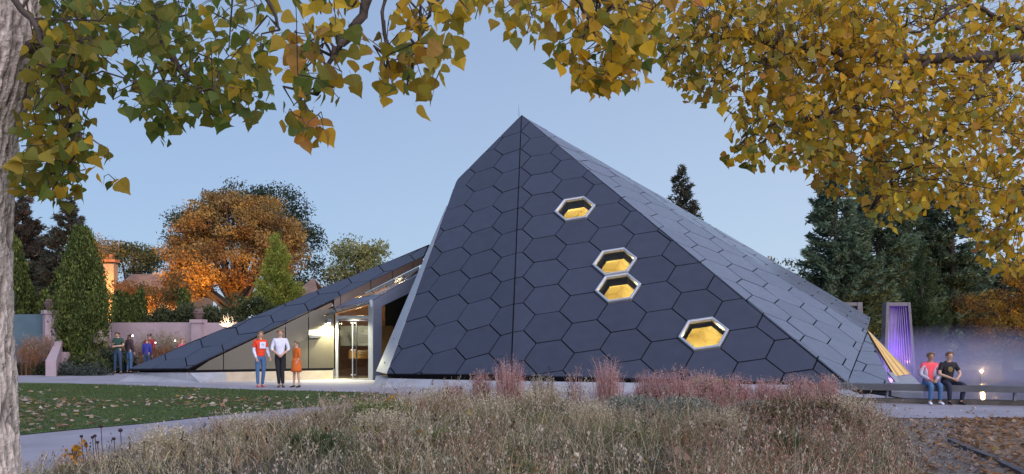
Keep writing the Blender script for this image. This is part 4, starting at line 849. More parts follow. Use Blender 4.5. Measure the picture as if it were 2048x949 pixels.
person(299, 41.9, 1.74, R_(170), 'visitor in maroon top behind the visitor in blue', mar, dden, H_dk, black)
person(364, 41.4, 1.52, R_(60), 'visitor in rose top mostly hidden behind the wing roof', rose, dden, H_gy, black, female=True)
person(14, 39.9, 1.72, R_(80), 'visitor in pale blue shirt mostly hidden behind the left tree trunk', pale, dden, H_gy, black)
SIT = dict(pel=(0, .08, .52), wst=(0, .09, .68), chs=(0, .05, .88), nkb=(0, .02, 1.03), nk=(0, .0, 1.08), hd=(0, -.03, 1.185), sl=(-.165, .03, .985), sr=(.165, .03, .985), el=(-.24, .02, .73), er=(.24, .02, .73),
           hl=(-.09, .06, .50), hr=(.09, .06, .50), kl=(-.11, -.38, .49), kr=(.11, -.38, .49), al=(-.12, -.32, .09), ar=(.12, -.32, .09), wl=(-.07, -.22, .60), wr=(.07, -.22, .60))
def ex_card(e, P):
    for s in 'lr':
        sg = -1 if s == 'l' else 1; a, b, w_ = P['s'+s], P['e'+s], P['w'+s]; link('cardigan', skin([[(P['wst']+V3(sg*.10, -.03, -.05), (.06, .10)), (P['chs']+V3(sg*.10, -.0, 0), (.075, .12)), (a, .078), (b, .060), (b.lerp(w_, .9), .042)]]), cloth('lilac_cardigan', (.42, .40, .50)), e, False)
yA = yb(9.35)
person(0, yA-.04, 1.52, R_(-4), 'seated girl in coral top, pale cardigan and blue jeans on the bench', pinkc, jeans, H_gy, white, skinm=M_skin2, pose=dict(SIT), sleeves='mid', extra=ex_card, female=True, x=at(1861, 0, 21.2).x)
pB = dict(SIT); pB.update(kl=(-.19, -.38, .49), kr=(.19, -.38, .49), al=(-.13, -.28, .09), ar=(.15, -.30, .09), el=(-.27, -.04, .74), er=(.27, -.04, .74), wl=(-.05, -.30, .63), wr=(.05, -.30, .63))
def ex_print(e, P): MB().ball(P['chs']+V3(0, -.115, -.03), .07, 10, (1, .2, 1)).build('shirt_emblem', mat('faded_gold_print', (.14, .10, .03), .8), e, True, False)
person(0, yA-.10, 1.54, R_(3), 'seated boy in black T-shirt with round emblem and dark jeans on the bench', black, navy, H_gy, black, pose=pB, sleeves='short', extra=ex_print, x=at(1900, 0, 21.1).x)
# ------------------------------------------------------------ lawn, meadow and litter
LA = np.array([(p.x, p.y) for p in LAWN])
def scatter(n, A, x0, x1, y0, y1, dens=None):
    P = np.c_[rng.uniform(x0, x1, n), rng.uniform(y0, y1, n)]; P = P[inpoly(P, A)]
    if dens is not None: P = P[rng.uniform(0, 1, len(P)) < dens(P)]
    return P
P = scatter(120000, LA, -18, -1, 12, 30.5); n = len(P); V, F, C = blades(np.c_[P, np.full(n, .01)], rng.uniform(.02, .05, n), .02, .012, cpick([(.050, .090, .022), (.065, .11, .026), (.042, .072, .018), (.12, .125, .05)], n, .3), 1)
o = npmesh('lawn_grass', V, F, M_grass, None, C); tag(o, 'short green lawn with scattered fallen leaves', 'grass', kind='stuff')
def leaflets(P, z, size, cols, flat=.35, var=.3):
    n = len(P); c = np.c_[P, z+rng.uniform(0, .015, n)]; a = rng.uniform(0, 6.283, n); u = np.c_[np.cos(a), np.sin(a), rng.normal(0, flat, n)]; v = np.c_[-np.sin(a), np.cos(a), rng.normal(0, flat, n)]
    s = (size*rng.uniform(.6, 1.3, n))[:, None]; k = rng.uniform(-.5, .7, (n, 1))*s; up = np.array([0, 0, 1.])
    V = np.stack([c-u*s, c-v*s*.75-u*s*.2+up*k*.4, c+up*0.0-u*.0, c+v*s*.75-u*s*.2+up*k*.4, c-v*s*.45+u*s*.4+up*k*.3, c+u*s*1.05+up*k*.5, c+v*s*.45+u*s*.4+up*k*.3], 1)
    V[:, :, 2] = np.maximum(V[:, :, 2], c[:, 2:3]-.004); V = V.reshape(-1, 3); b = (np.arange(n)*7)[:, None]
    F = np.concatenate([b+np.array([0, 1, 2, 2]), b+np.array([0, 2, 3, 3])], 1) if False else None
    T = np.concatenate([b+np.array(t) for t in ((0, 1, 2), (0, 2, 3), (1, 4, 2), (2, 6, 3), (4, 5, 2), (2, 5, 6))], 1).reshape(-1, 3)
    C = cpick(cols, n, var); return V, T, np.repeat(C, 7, 0)
LCOL = [(.46, .36, .28), (.38, .28, .20), (.28, .16, .09), (.55, .46, .40), (.36, .20, .08), (.20, .12, .08)]
dl_ = lambda P: np.clip(.25+.75*np.sin(P[:, 0]*.9+1.3)*np.sin(P[:, 1]*.8+P[:, 0]*.5)+.45*(P[:, 1] < 22), .03, 1)*np.clip((27.5-P[:, 1])/5, .05, 1)
P = scatter(7500, LA, -18, -1, 12, 30, dl_); V, T, C = leaflets(P, .045, .058, LCOL)
o = npmesh('fallen_leaves', V, T, M_fol, None, C); tag(o, 'dry brown leaves scattered over the lawn', 'leaves', kind='stuff')
TR = np.array([(gr(*p).x, gr(*p).y) for p in [(1700, 839), (2500, 839), (2500, 1250), (1800, 1250)]])
P = scatter(30000, TR, 3, 20, 5, 17.1, lambda P: np.clip(.28+.72*(P[:, 0]/P[:, 1] > .47+.0*P[:, 1])*(.55+.45*np.sin(P[:, 0]*3)*np.sin(P[:, 1]*2.3)), 0, 1))
V, T, C = leaflets(P, .02, .045, [(.30, .20, .13), (.24, .14, .08), (.36, .26, .19), (.30, .15, .05), (.18, .10, .06)], .5); o = npmesh('fallen_leaves', V, T, M_fol, None, C); tag(o, 'rust brown leaf litter covering the ground right of the gravel trail', 'leaves', kind='stuff')
P = scatter(16000, TR, 3, 12, 5, 17.1, lambda P: (P[:, 0]/P[:, 1] < .50)*1.); V, T, C = leaflets(P, .012, .018, [(.22, .20, .20), (.30, .28, .28), (.14, .12, .12), (.26, .20, .16)], .8); o = npmesh('gravel', V, T, M_grass, None, C); tag(o, 'grey gravel chips and bits of leaf on the trail', 'gravel', kind='stuff')
PVR = np.array([(4.5, 17.3), (14, 17.3), (14, 21), (7, 21.6)]); P = scatter(260, PVR, 4, 14, 17, 22); V, T, C = leaflets(P, .006, .035, LCOL); o = npmesh('fallen_leaves', V, T, M_fol, None, C); tag(o, 'few scattered leaves on the concrete path by the bench', 'leaves', kind='stuff')
for i, (a, b) in enumerate([((1902, 878), (1942, 896)), ((1944, 897), (1990, 914)), ((2000, 920), (2052, 945))]):
    o = beam(MB(), gr(*a, .05)+Vector((0, 0, .0)), gr(*b, .05), .09, .07).build('timber_edging', M_steel if i < 0 else mat('weathered_timber', (.075, .075, .085), .9, .25, 6, .3, 30)); tag(o, ['weathered timber edging plank farthest up the gravel trail', 'middle timber edging plank between gravel and leaf litter', 'nearest timber edging plank at the right frame edge'][i], 'edging', 'timber edging planks along the trail')
# meadow
BA = BEDA
def bscatter(n, pxr=(-400, 2100), yr=(6, 23), dens=None):
    P = np.c_[rng.uniform(-6.5, 8.5, n), rng.uniform(*yr, n)]; P = P[inpoly(P, BA)]; px = CX+FPX*P[:, 0]/P[:, 1]; P = P[(px > pxr[0]) & (px < pxr[1])]
    if dens is not None: P = P[rng.uniform(0, 1, len(P)) < dens(P)]
    return P
def hmap(P):     # how tall the meadow stands at each place
    px = CX+FPX*P[:, 0]/P[:, 1]; h = np.interp(px, [-200, 100, 350, 560, 700, 850, 1000, 1300, 1650, 1780, 1900], [.36, .30, .26, .36, .34, .44, .52, .50, .50, .40, .28])
    return h*(.85+.3*np.sin(P[:, 0]*1.9)*np.sin(P[:, 1]*1.3+1))*np.clip(edged(P, BA)/.6+.35, .3, 1)*np.where((px > 1190) & (px < 1560) & (P[:, 1] > 14.2), .45, 1)
G1 = [(.21, .20, .10), (.45, .35, .23), (.31, .255, .16), (.53, .44, .31), (.24, .20, .14), (.37, .24, .16), (.16, .165, .08)]
G2 = [(.17, .22, .065), (.13, .17, .05), (.22, .25, .09), (.25, .24, .11)]
G3 = [(.21, .245, .20), (.17, .205, .17), (.26, .28, .23)]
G4 = [(.31, .145, .11), (.26, .12, .09), (.34, .19, .15), (.22, .14, .09)]
def field(n, cols, hs, lean, w, label, name='meadow_grass', segs=3, curl=0., dens=None, pxr=(-400, 2100), yr=(6, 23), seeds=0., seedcol=None, seedsize=.012):
    P = bscatter(n, pxr, yr, dens); n = len(P); z = bedz(P); h = hmap(P)*rng.uniform(hs[0], hs[1], n); w = w*(.6+P[:, 1]/26)
    az = rng.uniform(0, 6.283, n); Bz = np.c_[P, z-.02]; parts = [blades(Bz, h, h*rng.uniform(.1, lean, n), w, cpick(cols, n, .3), segs, curl, az=az)]
    if seeds:
        i = np.nonzero(rng.uniform(0, 1, n) < seeds)[0]; t = 1.0; r = h[i]*lean*.5; hp = Bz[i]+np.c_[np.cos(az[i])*r, np.sin(az[i])*r, h[i]*(1-curl*.5)]
        parts.append(blobs(hp, 7, (.012, .012, .03), seedsize, seedcol, .3, up=1.2))
    V, F, C = merge(parts); o = npmesh(name, V, F, M_grass, None, C); tag(o, label, 'grass', kind='stuff'); return o
def tussocks(n, nb, cols, hr, label, name='meadow_grass', w=.009, lean=.8, r=.16, curl=.3, yr=(6, 23), pxr=(-400, 2100), seeds=.0, sc=None, ss=.01, patch=None):
    P = bscatter(n, pxr, yr, patch); n = len(P); N = n*nb; hc = hmap(P)*rng.uniform(hr[0], hr[1], n); cols = np.asarray(cols)
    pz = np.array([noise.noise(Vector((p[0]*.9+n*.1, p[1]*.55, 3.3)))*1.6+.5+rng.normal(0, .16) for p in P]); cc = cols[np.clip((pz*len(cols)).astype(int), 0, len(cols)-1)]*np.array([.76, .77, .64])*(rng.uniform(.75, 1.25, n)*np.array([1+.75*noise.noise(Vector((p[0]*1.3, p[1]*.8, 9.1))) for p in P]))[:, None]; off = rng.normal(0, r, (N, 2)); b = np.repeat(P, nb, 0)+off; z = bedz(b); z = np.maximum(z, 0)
    h = np.repeat(hc, nb)*rng.uniform(.45, 1.05, N); az = np.arctan2(off[:, 1], off[:, 0])+rng.normal(0, .8, N); wd_ = w*rng.uniform(.5, 1.3, N)*(.55+b[:, 1]/24)
    col = np.repeat(cc, nb, 0)*rng.uniform(.65, 1.35, (N, 1)); B = np.c_[b, z-.02]; L = h*lean*rng.uniform(.1, 1.2, N)
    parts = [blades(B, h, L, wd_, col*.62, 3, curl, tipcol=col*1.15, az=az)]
    if seeds:
        i = np.nonzero(rng.uniform(0, 1, N) < seeds)[0]; hp = B[i]+np.c_[np.cos(az[i])*L[i], np.sin(az[i])*L[i], h[i]*(1-curl*.5)]; parts.append(blobs(hp, 5, (.01, .01, .025), ss, sc or cols, .3, up=1.2))
    V, F, C = merge(parts); o = npmesh(name, V, F, M_grass, None, C); tag(o, label, 'grass', kind='stuff'); return o
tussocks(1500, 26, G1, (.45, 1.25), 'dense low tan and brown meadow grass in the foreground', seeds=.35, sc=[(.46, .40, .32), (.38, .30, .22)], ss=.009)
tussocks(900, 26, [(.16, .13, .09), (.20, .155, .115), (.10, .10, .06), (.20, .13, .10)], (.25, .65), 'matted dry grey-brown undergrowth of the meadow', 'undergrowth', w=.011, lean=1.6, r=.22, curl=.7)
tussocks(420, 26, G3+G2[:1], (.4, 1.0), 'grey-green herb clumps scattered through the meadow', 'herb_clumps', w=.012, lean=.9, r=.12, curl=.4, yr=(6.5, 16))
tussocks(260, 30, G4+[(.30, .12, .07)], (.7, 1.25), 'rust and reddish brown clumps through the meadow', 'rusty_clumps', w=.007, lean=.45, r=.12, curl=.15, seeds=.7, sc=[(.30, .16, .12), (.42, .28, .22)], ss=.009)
field(9000, G2, (.3, .9), .8, .006, 'olive green grass mixed through the meadow', dens=lambda P: np.clip(np.sin(P[:, 0]*1.4+2)*np.sin(P[:, 1]*.9)*1.5, .05, 1))
field(9000, [(.48, .44, .33), (.42, .37, .26)], (.6, 1.3), .9, .006, 'curly pale dried stems rising through the meadow', 'dried_stems', 6, 1.25, yr=(6, 14))
field(5000, [(.56, .47, .32), (.48, .41, .26)], (1.0, 1.55), .55, .005, 'tall loose straw coloured stems over the meadow', 'straw_stems', 5, .3, seeds=.7, seedcol=[(.40, .35, .28), (.3, .25, .2)], seedsize=.014)
field(5200, G4, (.7, 1.35), .35, .006, 'reddish upright stems at the right side of the meadow', 'red_stems', 4, .1, pxr=(1380, 1900), yr=(7, 17), seeds=.9, seedcol=[(.14, .07, .06), (.30, .16, .14), (.36, .22, .19)], seedsize=.010)
field(420, [(.12, .10, .07)], (1.1, 1.6), .4, .006, 'thin stems with dark round seedheads', 'seedhead_stems', 4, .1, yr=(7.5, 18), pxr=(60, 1850), seeds=1., seedcol=[(.035, .025, .02), (.06, .04, .03)], seedsize=.013)
field(1500, [(.60, .52, .32), (.52, .45, .27)], (1.2, 2.0), 1.1, .006, 'long arching straw grass at the lower left', 'arching_grass', 6, .7, yr=(7.5, 12), pxr=(30, 480))
def mound(px, Y, half, hgt, n, cols, lab, name, cat='plant', group=None, tip=None, w=.007, lean=.7, seeds=0, sc=None, ss=.012, curl=.25, stiff=.55):
    k = Y/FPX; cx_ = at(px, 0, Y).x; R0 = half*k; b2 = np.c_[cx_+rng.normal(0, R0*.42, n), Y+rng.normal(0, min(R0*.42, .45), n)]; z = np.maximum(bedz(b2), 0); d = np.hypot(b2[:, 0]-cx_, b2[:, 1]-Y)/R0
    h = hgt*rng.uniform(.5, 1.0, n)*np.clip(1.1-.45*d, .3, 1); az = np.arctan2(b2[:, 1]-Y, b2[:, 0]-cx_)+rng.normal(0, .9, n); L = h*lean*rng.uniform(.1, .8, n)
    B = np.c_[b2, z-.02]; P = [blades(B, h, L, w, cpick(cols, n, .25), 4, curl, tipcol=None if tip is None else cpick(tip, n, .2), az=az)]
    if seeds:
        m = int(n*seeds); i = rng.integers(0, n, m); t = rng.uniform(stiff, 1.02, m); hp = B[i]+np.c_[np.cos(az[i])*L[i]*t**1.8, np.sin(az[i])*L[i]*t**1.8, h[i]*(t-curl*t**3*.5)]+rng.normal(0, .012, (m, 3))
        P.append(blobs(hp, 3, (.02, .02, .02), ss, sc, .25, up=.3))
    V, F, C = merge(P); o = npmesh(name, V, F, M_grass, None, C); tag(o, lab, cat, group); return o
PK = [(.36, .16, .14), (.30, .13, .12), (.42, .21, .18)]; PKT = [(.50, .33, .32), (.56, .41, .39), (.44, .27, .26)]; PKR = [(.32, .055, .05), (.38, .10, .09)]
pink = [(1018, 17.6, 38, 1.02, 'pink grass clump with the tallest spire left of centre'), (962, 18.0, 22, .74, 'low pink tuft left of the tall pink spire'), (1085, 17.8, 34, .72, 'pale tuft between the pink spire and the next clump', ),
        (1152, 17.4, 12, .98, 'very thin upright pink stalks near the middle'), (1215, 17.0, 36, 1.05, 'tall dense pink grass clump below the paired windows'), (1300, 17.2, 36, .86, 'pink clump just right of the tallest pink clump'),
        (1355, 16.8, 42, .92, 'broad pink grass with a deep red base'), (1412, 16.9, 42, .84, 'rosy grass clump under the lowest window'), (1470, 16.9, 40, .78, 'pink clump right of the lowest window'), (1535, 17.0, 40, .74, 'short pink clump in the right half of the bed'),
        (1600, 16.9, 34, .80, 'pink clump tinged orange near the roof corner'), (1655, 16.9, 30, .76, 'last pink clump before the buttress'), (905, 18.3, 30, .52, 'short brownish pink tuft at the left end')]
for i, (px, Y, hf, hg, lb) in enumerate(pink):
    pale_ = 'pale' in lb
    mound(px, Y, hf*(1.12 if 5 <= i <= 10 else .85), hg*1.18*(.92 if 5 <= i <= 10 else 1), (460 if 5 <= i <= 10 else 330) if hf > 15 else 50, TAN if pale_ else (PKR+PK[:1] if 6 <= i <= 8 else PK), lb, 'pink_grass', 'grass', 'pink grass clumps in front of the pavilion', tip=[(.32, .27, .22)] if pale_ else PKT, w=.011, lean=.24, seeds=5, sc=[(.42, .36, .29)] if pale_ else PKT+PK, ss=.0085, stiff=.62)
for px, Y, hf, hg, lb in [(1265, 15.6, 60, .42, 'feathery grey-green sage shrub below the tallest pink clump'), (1375, 15.6, 60, .42, 'grey-green sage shrub below the red based grass'), (1510, 15.8, 60, .36, 'small grey-green sage shrub towards the right'), (1130, 16.0, 40, .30, 'dull green low shrub left of the sage shrubs')]:
    mound(px, Y, hf, hg, 1500, G3, lb, 'sage_shrub', 'shrub', 'grey-green shrubs in the meadow', w=.009, lean=.75, seeds=2, sc=G3, ss=.016, stiff=.3)
for px, Y, hf, hg, lb in [(628, 10.4, 75, .42, 'bright green tussock at the lower left of the meadow'), (1560, 10.6, 60, .40, 'green tussock in the lower right meadow'), (760, 14.6, 60, .46, 'dark green bushy plant with orange flowers by the path'), (1105, 13.5, 50, .34, 'olive tussock in the meadow middle'), (1240, 11.5, 60, .36, 'olive green tussock under the sage shrubs'), (880, 11.4, 50, .3, 'grey-green tussock left of centre')]:
    mound(px, Y, hf, hg, 1100, [(.06, .105, .03), (.08, .12, .04), (.05, .08, .03)] if 'green tussock at' in lb or 'dark' in lb or 'lower right' in lb else G2, lb, 'green_tussock', 'plant', 'green tussocks in the meadow', lean=1.0, seeds=1 if 'dark' in lb else 0, sc=G2, ss=.02, curl=.4, w=.008)
mound(1600, 13.4, 110, .58, 2300, [(.15, .135, .065), (.19, .16, .08), (.14, .11, .06)], 'broad yellowish wiry bush at the right of the meadow', 'wiry_bush', 'plant', lean=1.0, seeds=2.5, sc=[(.07, .04, .035), (.18, .14, .06), (.22, .17, .12)], ss=.016, stiff=.3)
for i_, (px_, Y_, h_) in enumerate([(870, 17.6, .62), (1080, 16.8, .60), (480, 12.6, .50), (980, 14.2, .66), (1180, 13.0, .60), (1700, 15.2, .62), (1440, 12.2, .60), (760, 12.0, .52), (330, 10.6, .50)]):
    mound(px_, Y_, 46, h_, 380, [(.50, .43, .27), (.42, .35, .21), (.33, .30, .15)], ['tall straw grass clump at the left end of the pink row', 'straw clump below the pale tuft', 'straw clump beside the near path', 'tall straw clump in the meadow middle', 'straw clump left of the sage shrubs', 'straw clump near the buttress end of the meadow', 'straw clump below the wiry bush', 'straw clump under the orange flowers', 'straw clump nearest the yellow-orange flower cluster'][i_], 'straw_grass', 'grass', 'loose straw clumps standing above the meadow', w=.008, lean=.8, seeds=1.5, sc=[(.55, .48, .36)], ss=.011, curl=.35, stiff=.7)
mound(640, 13.2, 60, .62, 500, G1, 'wispy tan grass tuft leaning over the path', 'tan_grass', 'grass', lean=1.1, w=.006, curl=.5)
mound(1420, 17.5, 70, .80, 500, [(.20, .19, .10)], 'yellow-green flowerheads behind the pink grass', 'yarrow', 'plant', lean=.3, seeds=1.2, sc=[(.30, .27, .12), (.36, .33, .18)], ss=.025, stiff=.92)
def flower(px, py, Y, lab, col, n=14, s=.03, name='flower_head', grp=None, sp=.06):
    c = at(px, py, Y); e = empty(name, (c.x, c.y, 0)); tag(e, lab, 'flower', grp)
    V, F, C = blobs([(c.x+rng.normal(0, sp), c.y+rng.normal(0, sp), c.z+rng.normal(0, sp)) for _ in range(n)], 6, (.012, .012, .01), s, col, .2); npmesh('petals', V, F, M_fol, e, C)
    mb = MB(); 
    for k_ in range(4): mb.tube([(c.x+.03*k_, c.y, 0), (c.x+rng.normal(0, sp*.6), c.y, c.z)], .004, 4)
    mb.build('stem', M_bark2, e)
YO = [(.55, .28, .02), (.45, .20, .02)]
flower(779, 800, 15.0, 'orange flowers standing at the top of the dark green plant', YO, 10, .022, grp='orange flowers by the path'); flower(810, 815, 14.9, 'orange flowers lower right on the dark green plant', YO, 7, .02, grp='orange flowers by the path')
flower(795, 832, 14.5, 'orange flowers nearest the meadow middle', YO, 5, .02, grp='orange flowers by the path'); flower(152, 903, 9.6, 'yellow-orange flower cluster at the lower left in front of the path', YO, 26, .022, sp=.045)
for i, (px, py) in enumerate([(241, 861), (202, 853), (185, 875), (190, 872), (195, 885), (228, 878), (163, 873), (172, 889)]):
    c = at(px, py, 10.2); e = empty('coneflower', (c.x, c.y, 0)); tag(e, ['largest dark dried coneflower head, rightmost over the near path', 'tall dried coneflower left of the largest one', 'middle dried coneflower head just under the tall one', 'dried coneflower head touching the middle one', 'lowest dried coneflower head beside the yellow flowers', 'small dried coneflower head below the largest one', 'leftmost dried coneflower head above the yellow flowers', 'dried coneflower head just above the yellow flower cluster'][i], 'flower', 'dried coneflowers at the lower left')
    MB().ball(c, .026 if i < 2 else .02, 7, (1, 1, .8)).build('head', mat('dark_seedhead', (.03, .018, .022), .9), e); MB().tube([(c.x+.04, c.y, 0), (c.x+.01, c.y, c.z*.6), c], .005, 4).build('stem', M_bark2, e)
mb = MB(); c = at(1765, 930, 8.8)
e = empty('yellow_plant', (at(1360, 0, 10.5).x, 10.5, 0)); tag(e, 'yellowed drooping plant at the bottom right of centre', 'plant')
V, F, C = blobs([tuple(at(1345+i*12, 915+i*8+random.uniform(-8, 8), 10.4)) for i in range(10)], 9, (.03, .03, .02), .035, [(.42, .31, .12), (.36, .26, .12)], .2); npmesh('leaves', V, F, M_fol, e, C)
# ------------------------------------------------------------ cottonwood foliage overhead
def leafmesh(seed, petiole=True):
    r_ = random.Random(seed); o = []
    prof = [(0.02, .0), (-.04, .24), (.04, .46), (.18, .56), (.34, .50), (.50, .38), (.66, .24), (.82, .11), (1.04, .0)]   # (along, half width): base to tip
    f = r_.uniform(.05, .28); b = r_.uniform(-.15, .3); v = []
    for a, w in prof: v.append((0, a, -b*a*a*.6))
    for sgn in (-1, 1):
        for i, (a, w) in enumerate(prof[1:-1]): w2 = w*r_.uniform(.92, 1.05)*(1 if i % 2 else .95); v.append((sgn*w2, a, f*w2-b*a*a*.6+r_.uniform(-.02, .02)))
    F = []; n = len(prof)
    for s in range(2):
        o_ = n+s*(n-2)
        for i in range(n-1):
            a_, b_ = i, i+1
            if i == 0: t = (0, 1, o_)
            elif i == n-2: t = (i, n-1, o_+i-1)
            else: t = (i, i+1, o_+i, o_+i-1)
            F.append(t if s else t[::-1])
    if petiole:
        k = len(v); v += [(.012, 0, 0), (-.012, 0, 0), (0.01, -.35, .06), (-.01, -.35, .06)]; F.append((k, k+1, k+3, k+2))
    return v, F
LM = []
for s in range(5):
    v, F = leafmesh(s); me = bpy.data.meshes.new('leaf'); me.from_pydata([tuple(c*.061 for c in p) for p in v], [], F); me.update(); me.materials.append(M_leafo); LM.append(me)
LV, LF = leafmesh(3); LT = []
for f in LF: LT += [f] if len(f) == 3 else [(f[0], f[1], f[2]), (f[0], f[2], f[3])]
LVN = [np.array(leafmesh(s)[0])*.061 for s in range(5)]; LT = np.array(LT)
C_G = [(.095, .135, .024), (.13, .165, .03), (.07, .105, .024)]; C_O = [(.24, .20, .035), (.29, .21, .035), (.19, .175, .032)]
C_Y = [(.52, .31, .02), (.56, .37, .035), (.44, .26, .018), (.38, .22, .016)]; C_B = [(.42, .17, .035), (.30, .14, .045), (.36, .19, .06)]
def pickcol(mix):
    r = rng.uniform(); s = 0
    for w, cs in mix:
        s += w
        if r < s: break
    c = np.array(cs[rng.integers(0, len(cs))])*rng.uniform(1.0, 1.75); return np.minimum(c, .85)
def frame(tipdir, r_):
    y = Vector(tipdir).normalized(); x = y.cross(Vector((r_.normal(), r_.normal(), r_.normal()*.5))).normalized(); z = x.cross(y); return Matrix((x, y, z)).transposed()
def foliage(owner, regions, limb_pts, maxobj=300):
    """regions: (polygon px, depth range, n clusters, leaves per cluster, spread m, colour mix, holes)"""
    leaves = []; tw = MB()
    for poly, (d0, d1), nc, nl, sp, mix, dropf in regions:
        A_ = np.array(poly, float); x0, y0 = A_.min(0); x1, y1 = A_.max(0); got = 0; tries = 0
        while got < nc and tries < nc*60:
            tries += 1; p = np.array([[rng.uniform(x0, x1), rng.uniform(y0, y1)]])
            if not inpoly(p, A_)[0]: continue
            if dropf and rng.uniform() < dropf(p[0]): continue
            Y = rng.uniform(d0, d1); c = at(p[0][0], p[0][1], Y); got += 1
            L = min(limb_pts, key=lambda q: (q-c).length+(0 if q.z > c.z else .4)); 
            if rng.uniform() < .45 and (L-c).length < 1.3:
                m = L.lerp(c, .5)+Vector(rng.normal(0, .04, 3))+Vector((0, 0, .08)); tw.tube([L, m, c+Vector((0, 0, .03))], [.007, .005, .0025], 4, False)
            cm = pickcol(mix)
            for k in range(nl):
                q = c+Vector((rng.normal(0, sp), rng.normal(0, sp*1.2), rng.normal(0, sp*.9)-.02))
                pp = np.array([[CX+FPX*q.x/q.y, YH-FPX*(q.z-EYE)/q.y]])
                if not inpoly(pp, A_)[0] and edged(pp, A_)[0] > 12 and pp[0][1] > 0: continue
                if q.y < 1.5: continue
                tip = Vector((rng.normal(0, .8), rng.normal(0, .6), -1+rng.normal(0, .55)))
                col = cm*.6+pickcol(mix)*.4; leaves.append((q, frame(tip, rng), rng.uniform(.6, 1.3), col))
                if rng.uniform() < .25: tw.tube([c, c.lerp(q, .6)+Vector((0, 0, .02)), q], [.003, .002, .0015], 3, False)
    key = lambda l: l[0].y/l[2]+(50 if not (-60 < CX+FPX*l[0].x/l[0].y < 2110 and YH-FPX*(l[0].z-EYE)/l[0].y > -60) else 0)
    leaves.sort(key=key); B = owner.matrix_parent_inverse
    inv = Matrix.Translation(-owner.location)
    for q, M, s, col in leaves[:maxobj]:
        o = bpy.data.objects.new('leaf', LM[rng.integers(0, 5)]); COL.objects.link(o); o.parent = owner; o.matrix_parent_inverse = inv
        o.rotation_mode = 'QUATERNION'; o.location = q; o.rotation_quaternion = M.to_quaternion(); o.scale = (s, s, s); o.color = (*col, 1)
    rest = leaves[maxobj:]; V = []; F = []; C = []; nv = len(LVN[0])
    for i, (q, M, s, col) in enumerate(rest):
        V.append(LVN[i % 5]@(np.array(M).T*s)+np.array(q)); F.append(LT+i*nv); C.append(np.tile(col, (nv, 1)))
    if V:
        o = npmesh('foliage', np.concatenate(V), np.concatenate(F), M_leaf, owner, np.concatenate(C)); o['kind'] = 'stuff'
    t = tw.build('twigs', M_bark2, owner); t['kind'] = 'stuff'; return len(leaves)
def limb(owner, pts, rad):   # smooth curved branch through px points (px, py, Y)
    P = [at(*p) for p in pts]; Q = []; n = len(P)
    for i in range(n-1):
        p0, p1, p2, p3 = P[max(i-1, 0)], P[i], P[i+1], P[min(i+2, n-1)]
        for k in range(6):
            t = k/6; Q.append(.5*((2*p1)+(p2-p0)*t+(2*p0-5*p1+4*p2-p3)*t*t+(3*p1-p0-3*p2+p3)*t**3)+Vector(rng.normal(0, .006, 3)))
    Q.append(P[-1]); R = [rad[0]+(rad[1]-rad[0])*(i/(len(Q)-1))**.8 for i in range(len(Q))]
    MB().tube(Q, R, 7).build('branch', M_bark2, owner, True); return Q
cw = empty('cottonwood_tree', (at(-60, 0, 4.6).x, 4.6, 0)); tag(cw, 'cottonwood with furrowed grey trunk at the left edge and green leaves overhead', 'tree')
# trunk with furrowed bark: right edge follows the photograph
te = [(-120, 90), (0, 80), (95, 80), (180, 60), (260, 36), (380, 24), (520, 20), (700, 24), (870, 33), (960, 40), (1100, 60), (1270, 100)]
nr_, ns_ = 460, 200; TY = 4.6; V = []; TC = []
zz = np.linspace(-.02, 4.9, nr_); thv = np.linspace(0, 2*np.pi, ns_, endpoint=False)
for i, z in enumerate(zz):
    py = YH-FPX*(z-EYE)/TY; e_px = np.interp(py, [a for a, b in te], [b-14 for a, b in te]); R0 = np.interp(z, [0, .3, 1, 3, 5], [.36, .31, .285, .27, .25]); cx0 = (e_px-CX)/FPX*TY-R0-.01
    for t in thv:
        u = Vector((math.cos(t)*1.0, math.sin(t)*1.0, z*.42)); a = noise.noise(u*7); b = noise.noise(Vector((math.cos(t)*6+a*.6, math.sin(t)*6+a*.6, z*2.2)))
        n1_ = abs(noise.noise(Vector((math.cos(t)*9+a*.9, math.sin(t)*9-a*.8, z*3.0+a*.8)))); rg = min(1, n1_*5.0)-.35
        fine = noise.noise(Vector((math.cos(t)*26+b, math.sin(t)*26, z*22))); d = .026*rg+.010*b+.009*fine; cv = min(1.25, max(.10, .55+.75*rg+.55*fine+.2*b)); TC.append((.52*cv, .455*cv, .41*cv))  # vertex colour darkens the furrows: natural bark tone plus painted-in shade
        V.append((cx0+(R0+d)*math.cos(t), TY+(R0+d)*math.sin(t), z))
q = (np.arange(nr_-1)[:, None]*ns_+np.arange(ns_)[None]).ravel(); q2 = (np.arange(nr_-1)[:, None]*ns_+((np.arange(ns_)+1) % ns_)[None]).ravel()
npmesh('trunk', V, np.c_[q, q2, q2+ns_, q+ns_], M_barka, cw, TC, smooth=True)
kn = at(80, 95, 4.45); MB().ball(kn-Vector((.03, 0, 0)), .05, 10, (.8, .9, .7)).build('knot', mat('dark_knot', (.07, .05, .045), .95, .4, 20, .8, 60), cw, True)
BL = []
BL += limb(cw, [(-40, -260, 4.7), (120, -200, 4.9), (270, -40, 5.0), (345, 120, 5.0), (420, 185, 4.9), (480, 215, 4.8)], (.045, .006))
BL += limb(cw, [(120, -200, 4.9), (300, -120, 4.7), (500, -40, 4.4), (560, 60, 4.3)], (.035, .005))
BL += limb(cw, [(-40, -100, 4.6), (60, 40, 4.3), (120, 160, 4.2), (170, 300, 4.1)], (.022, .004))
BL += limb(cw, [(-30, -260, 4.7), (300, -330, 4.4), (640, -220, 4.0), (740, -60, 3.9), (705, 60, 3.85), (670, 100, 3.8), (635, 190, 3.75)], (.05, .005))
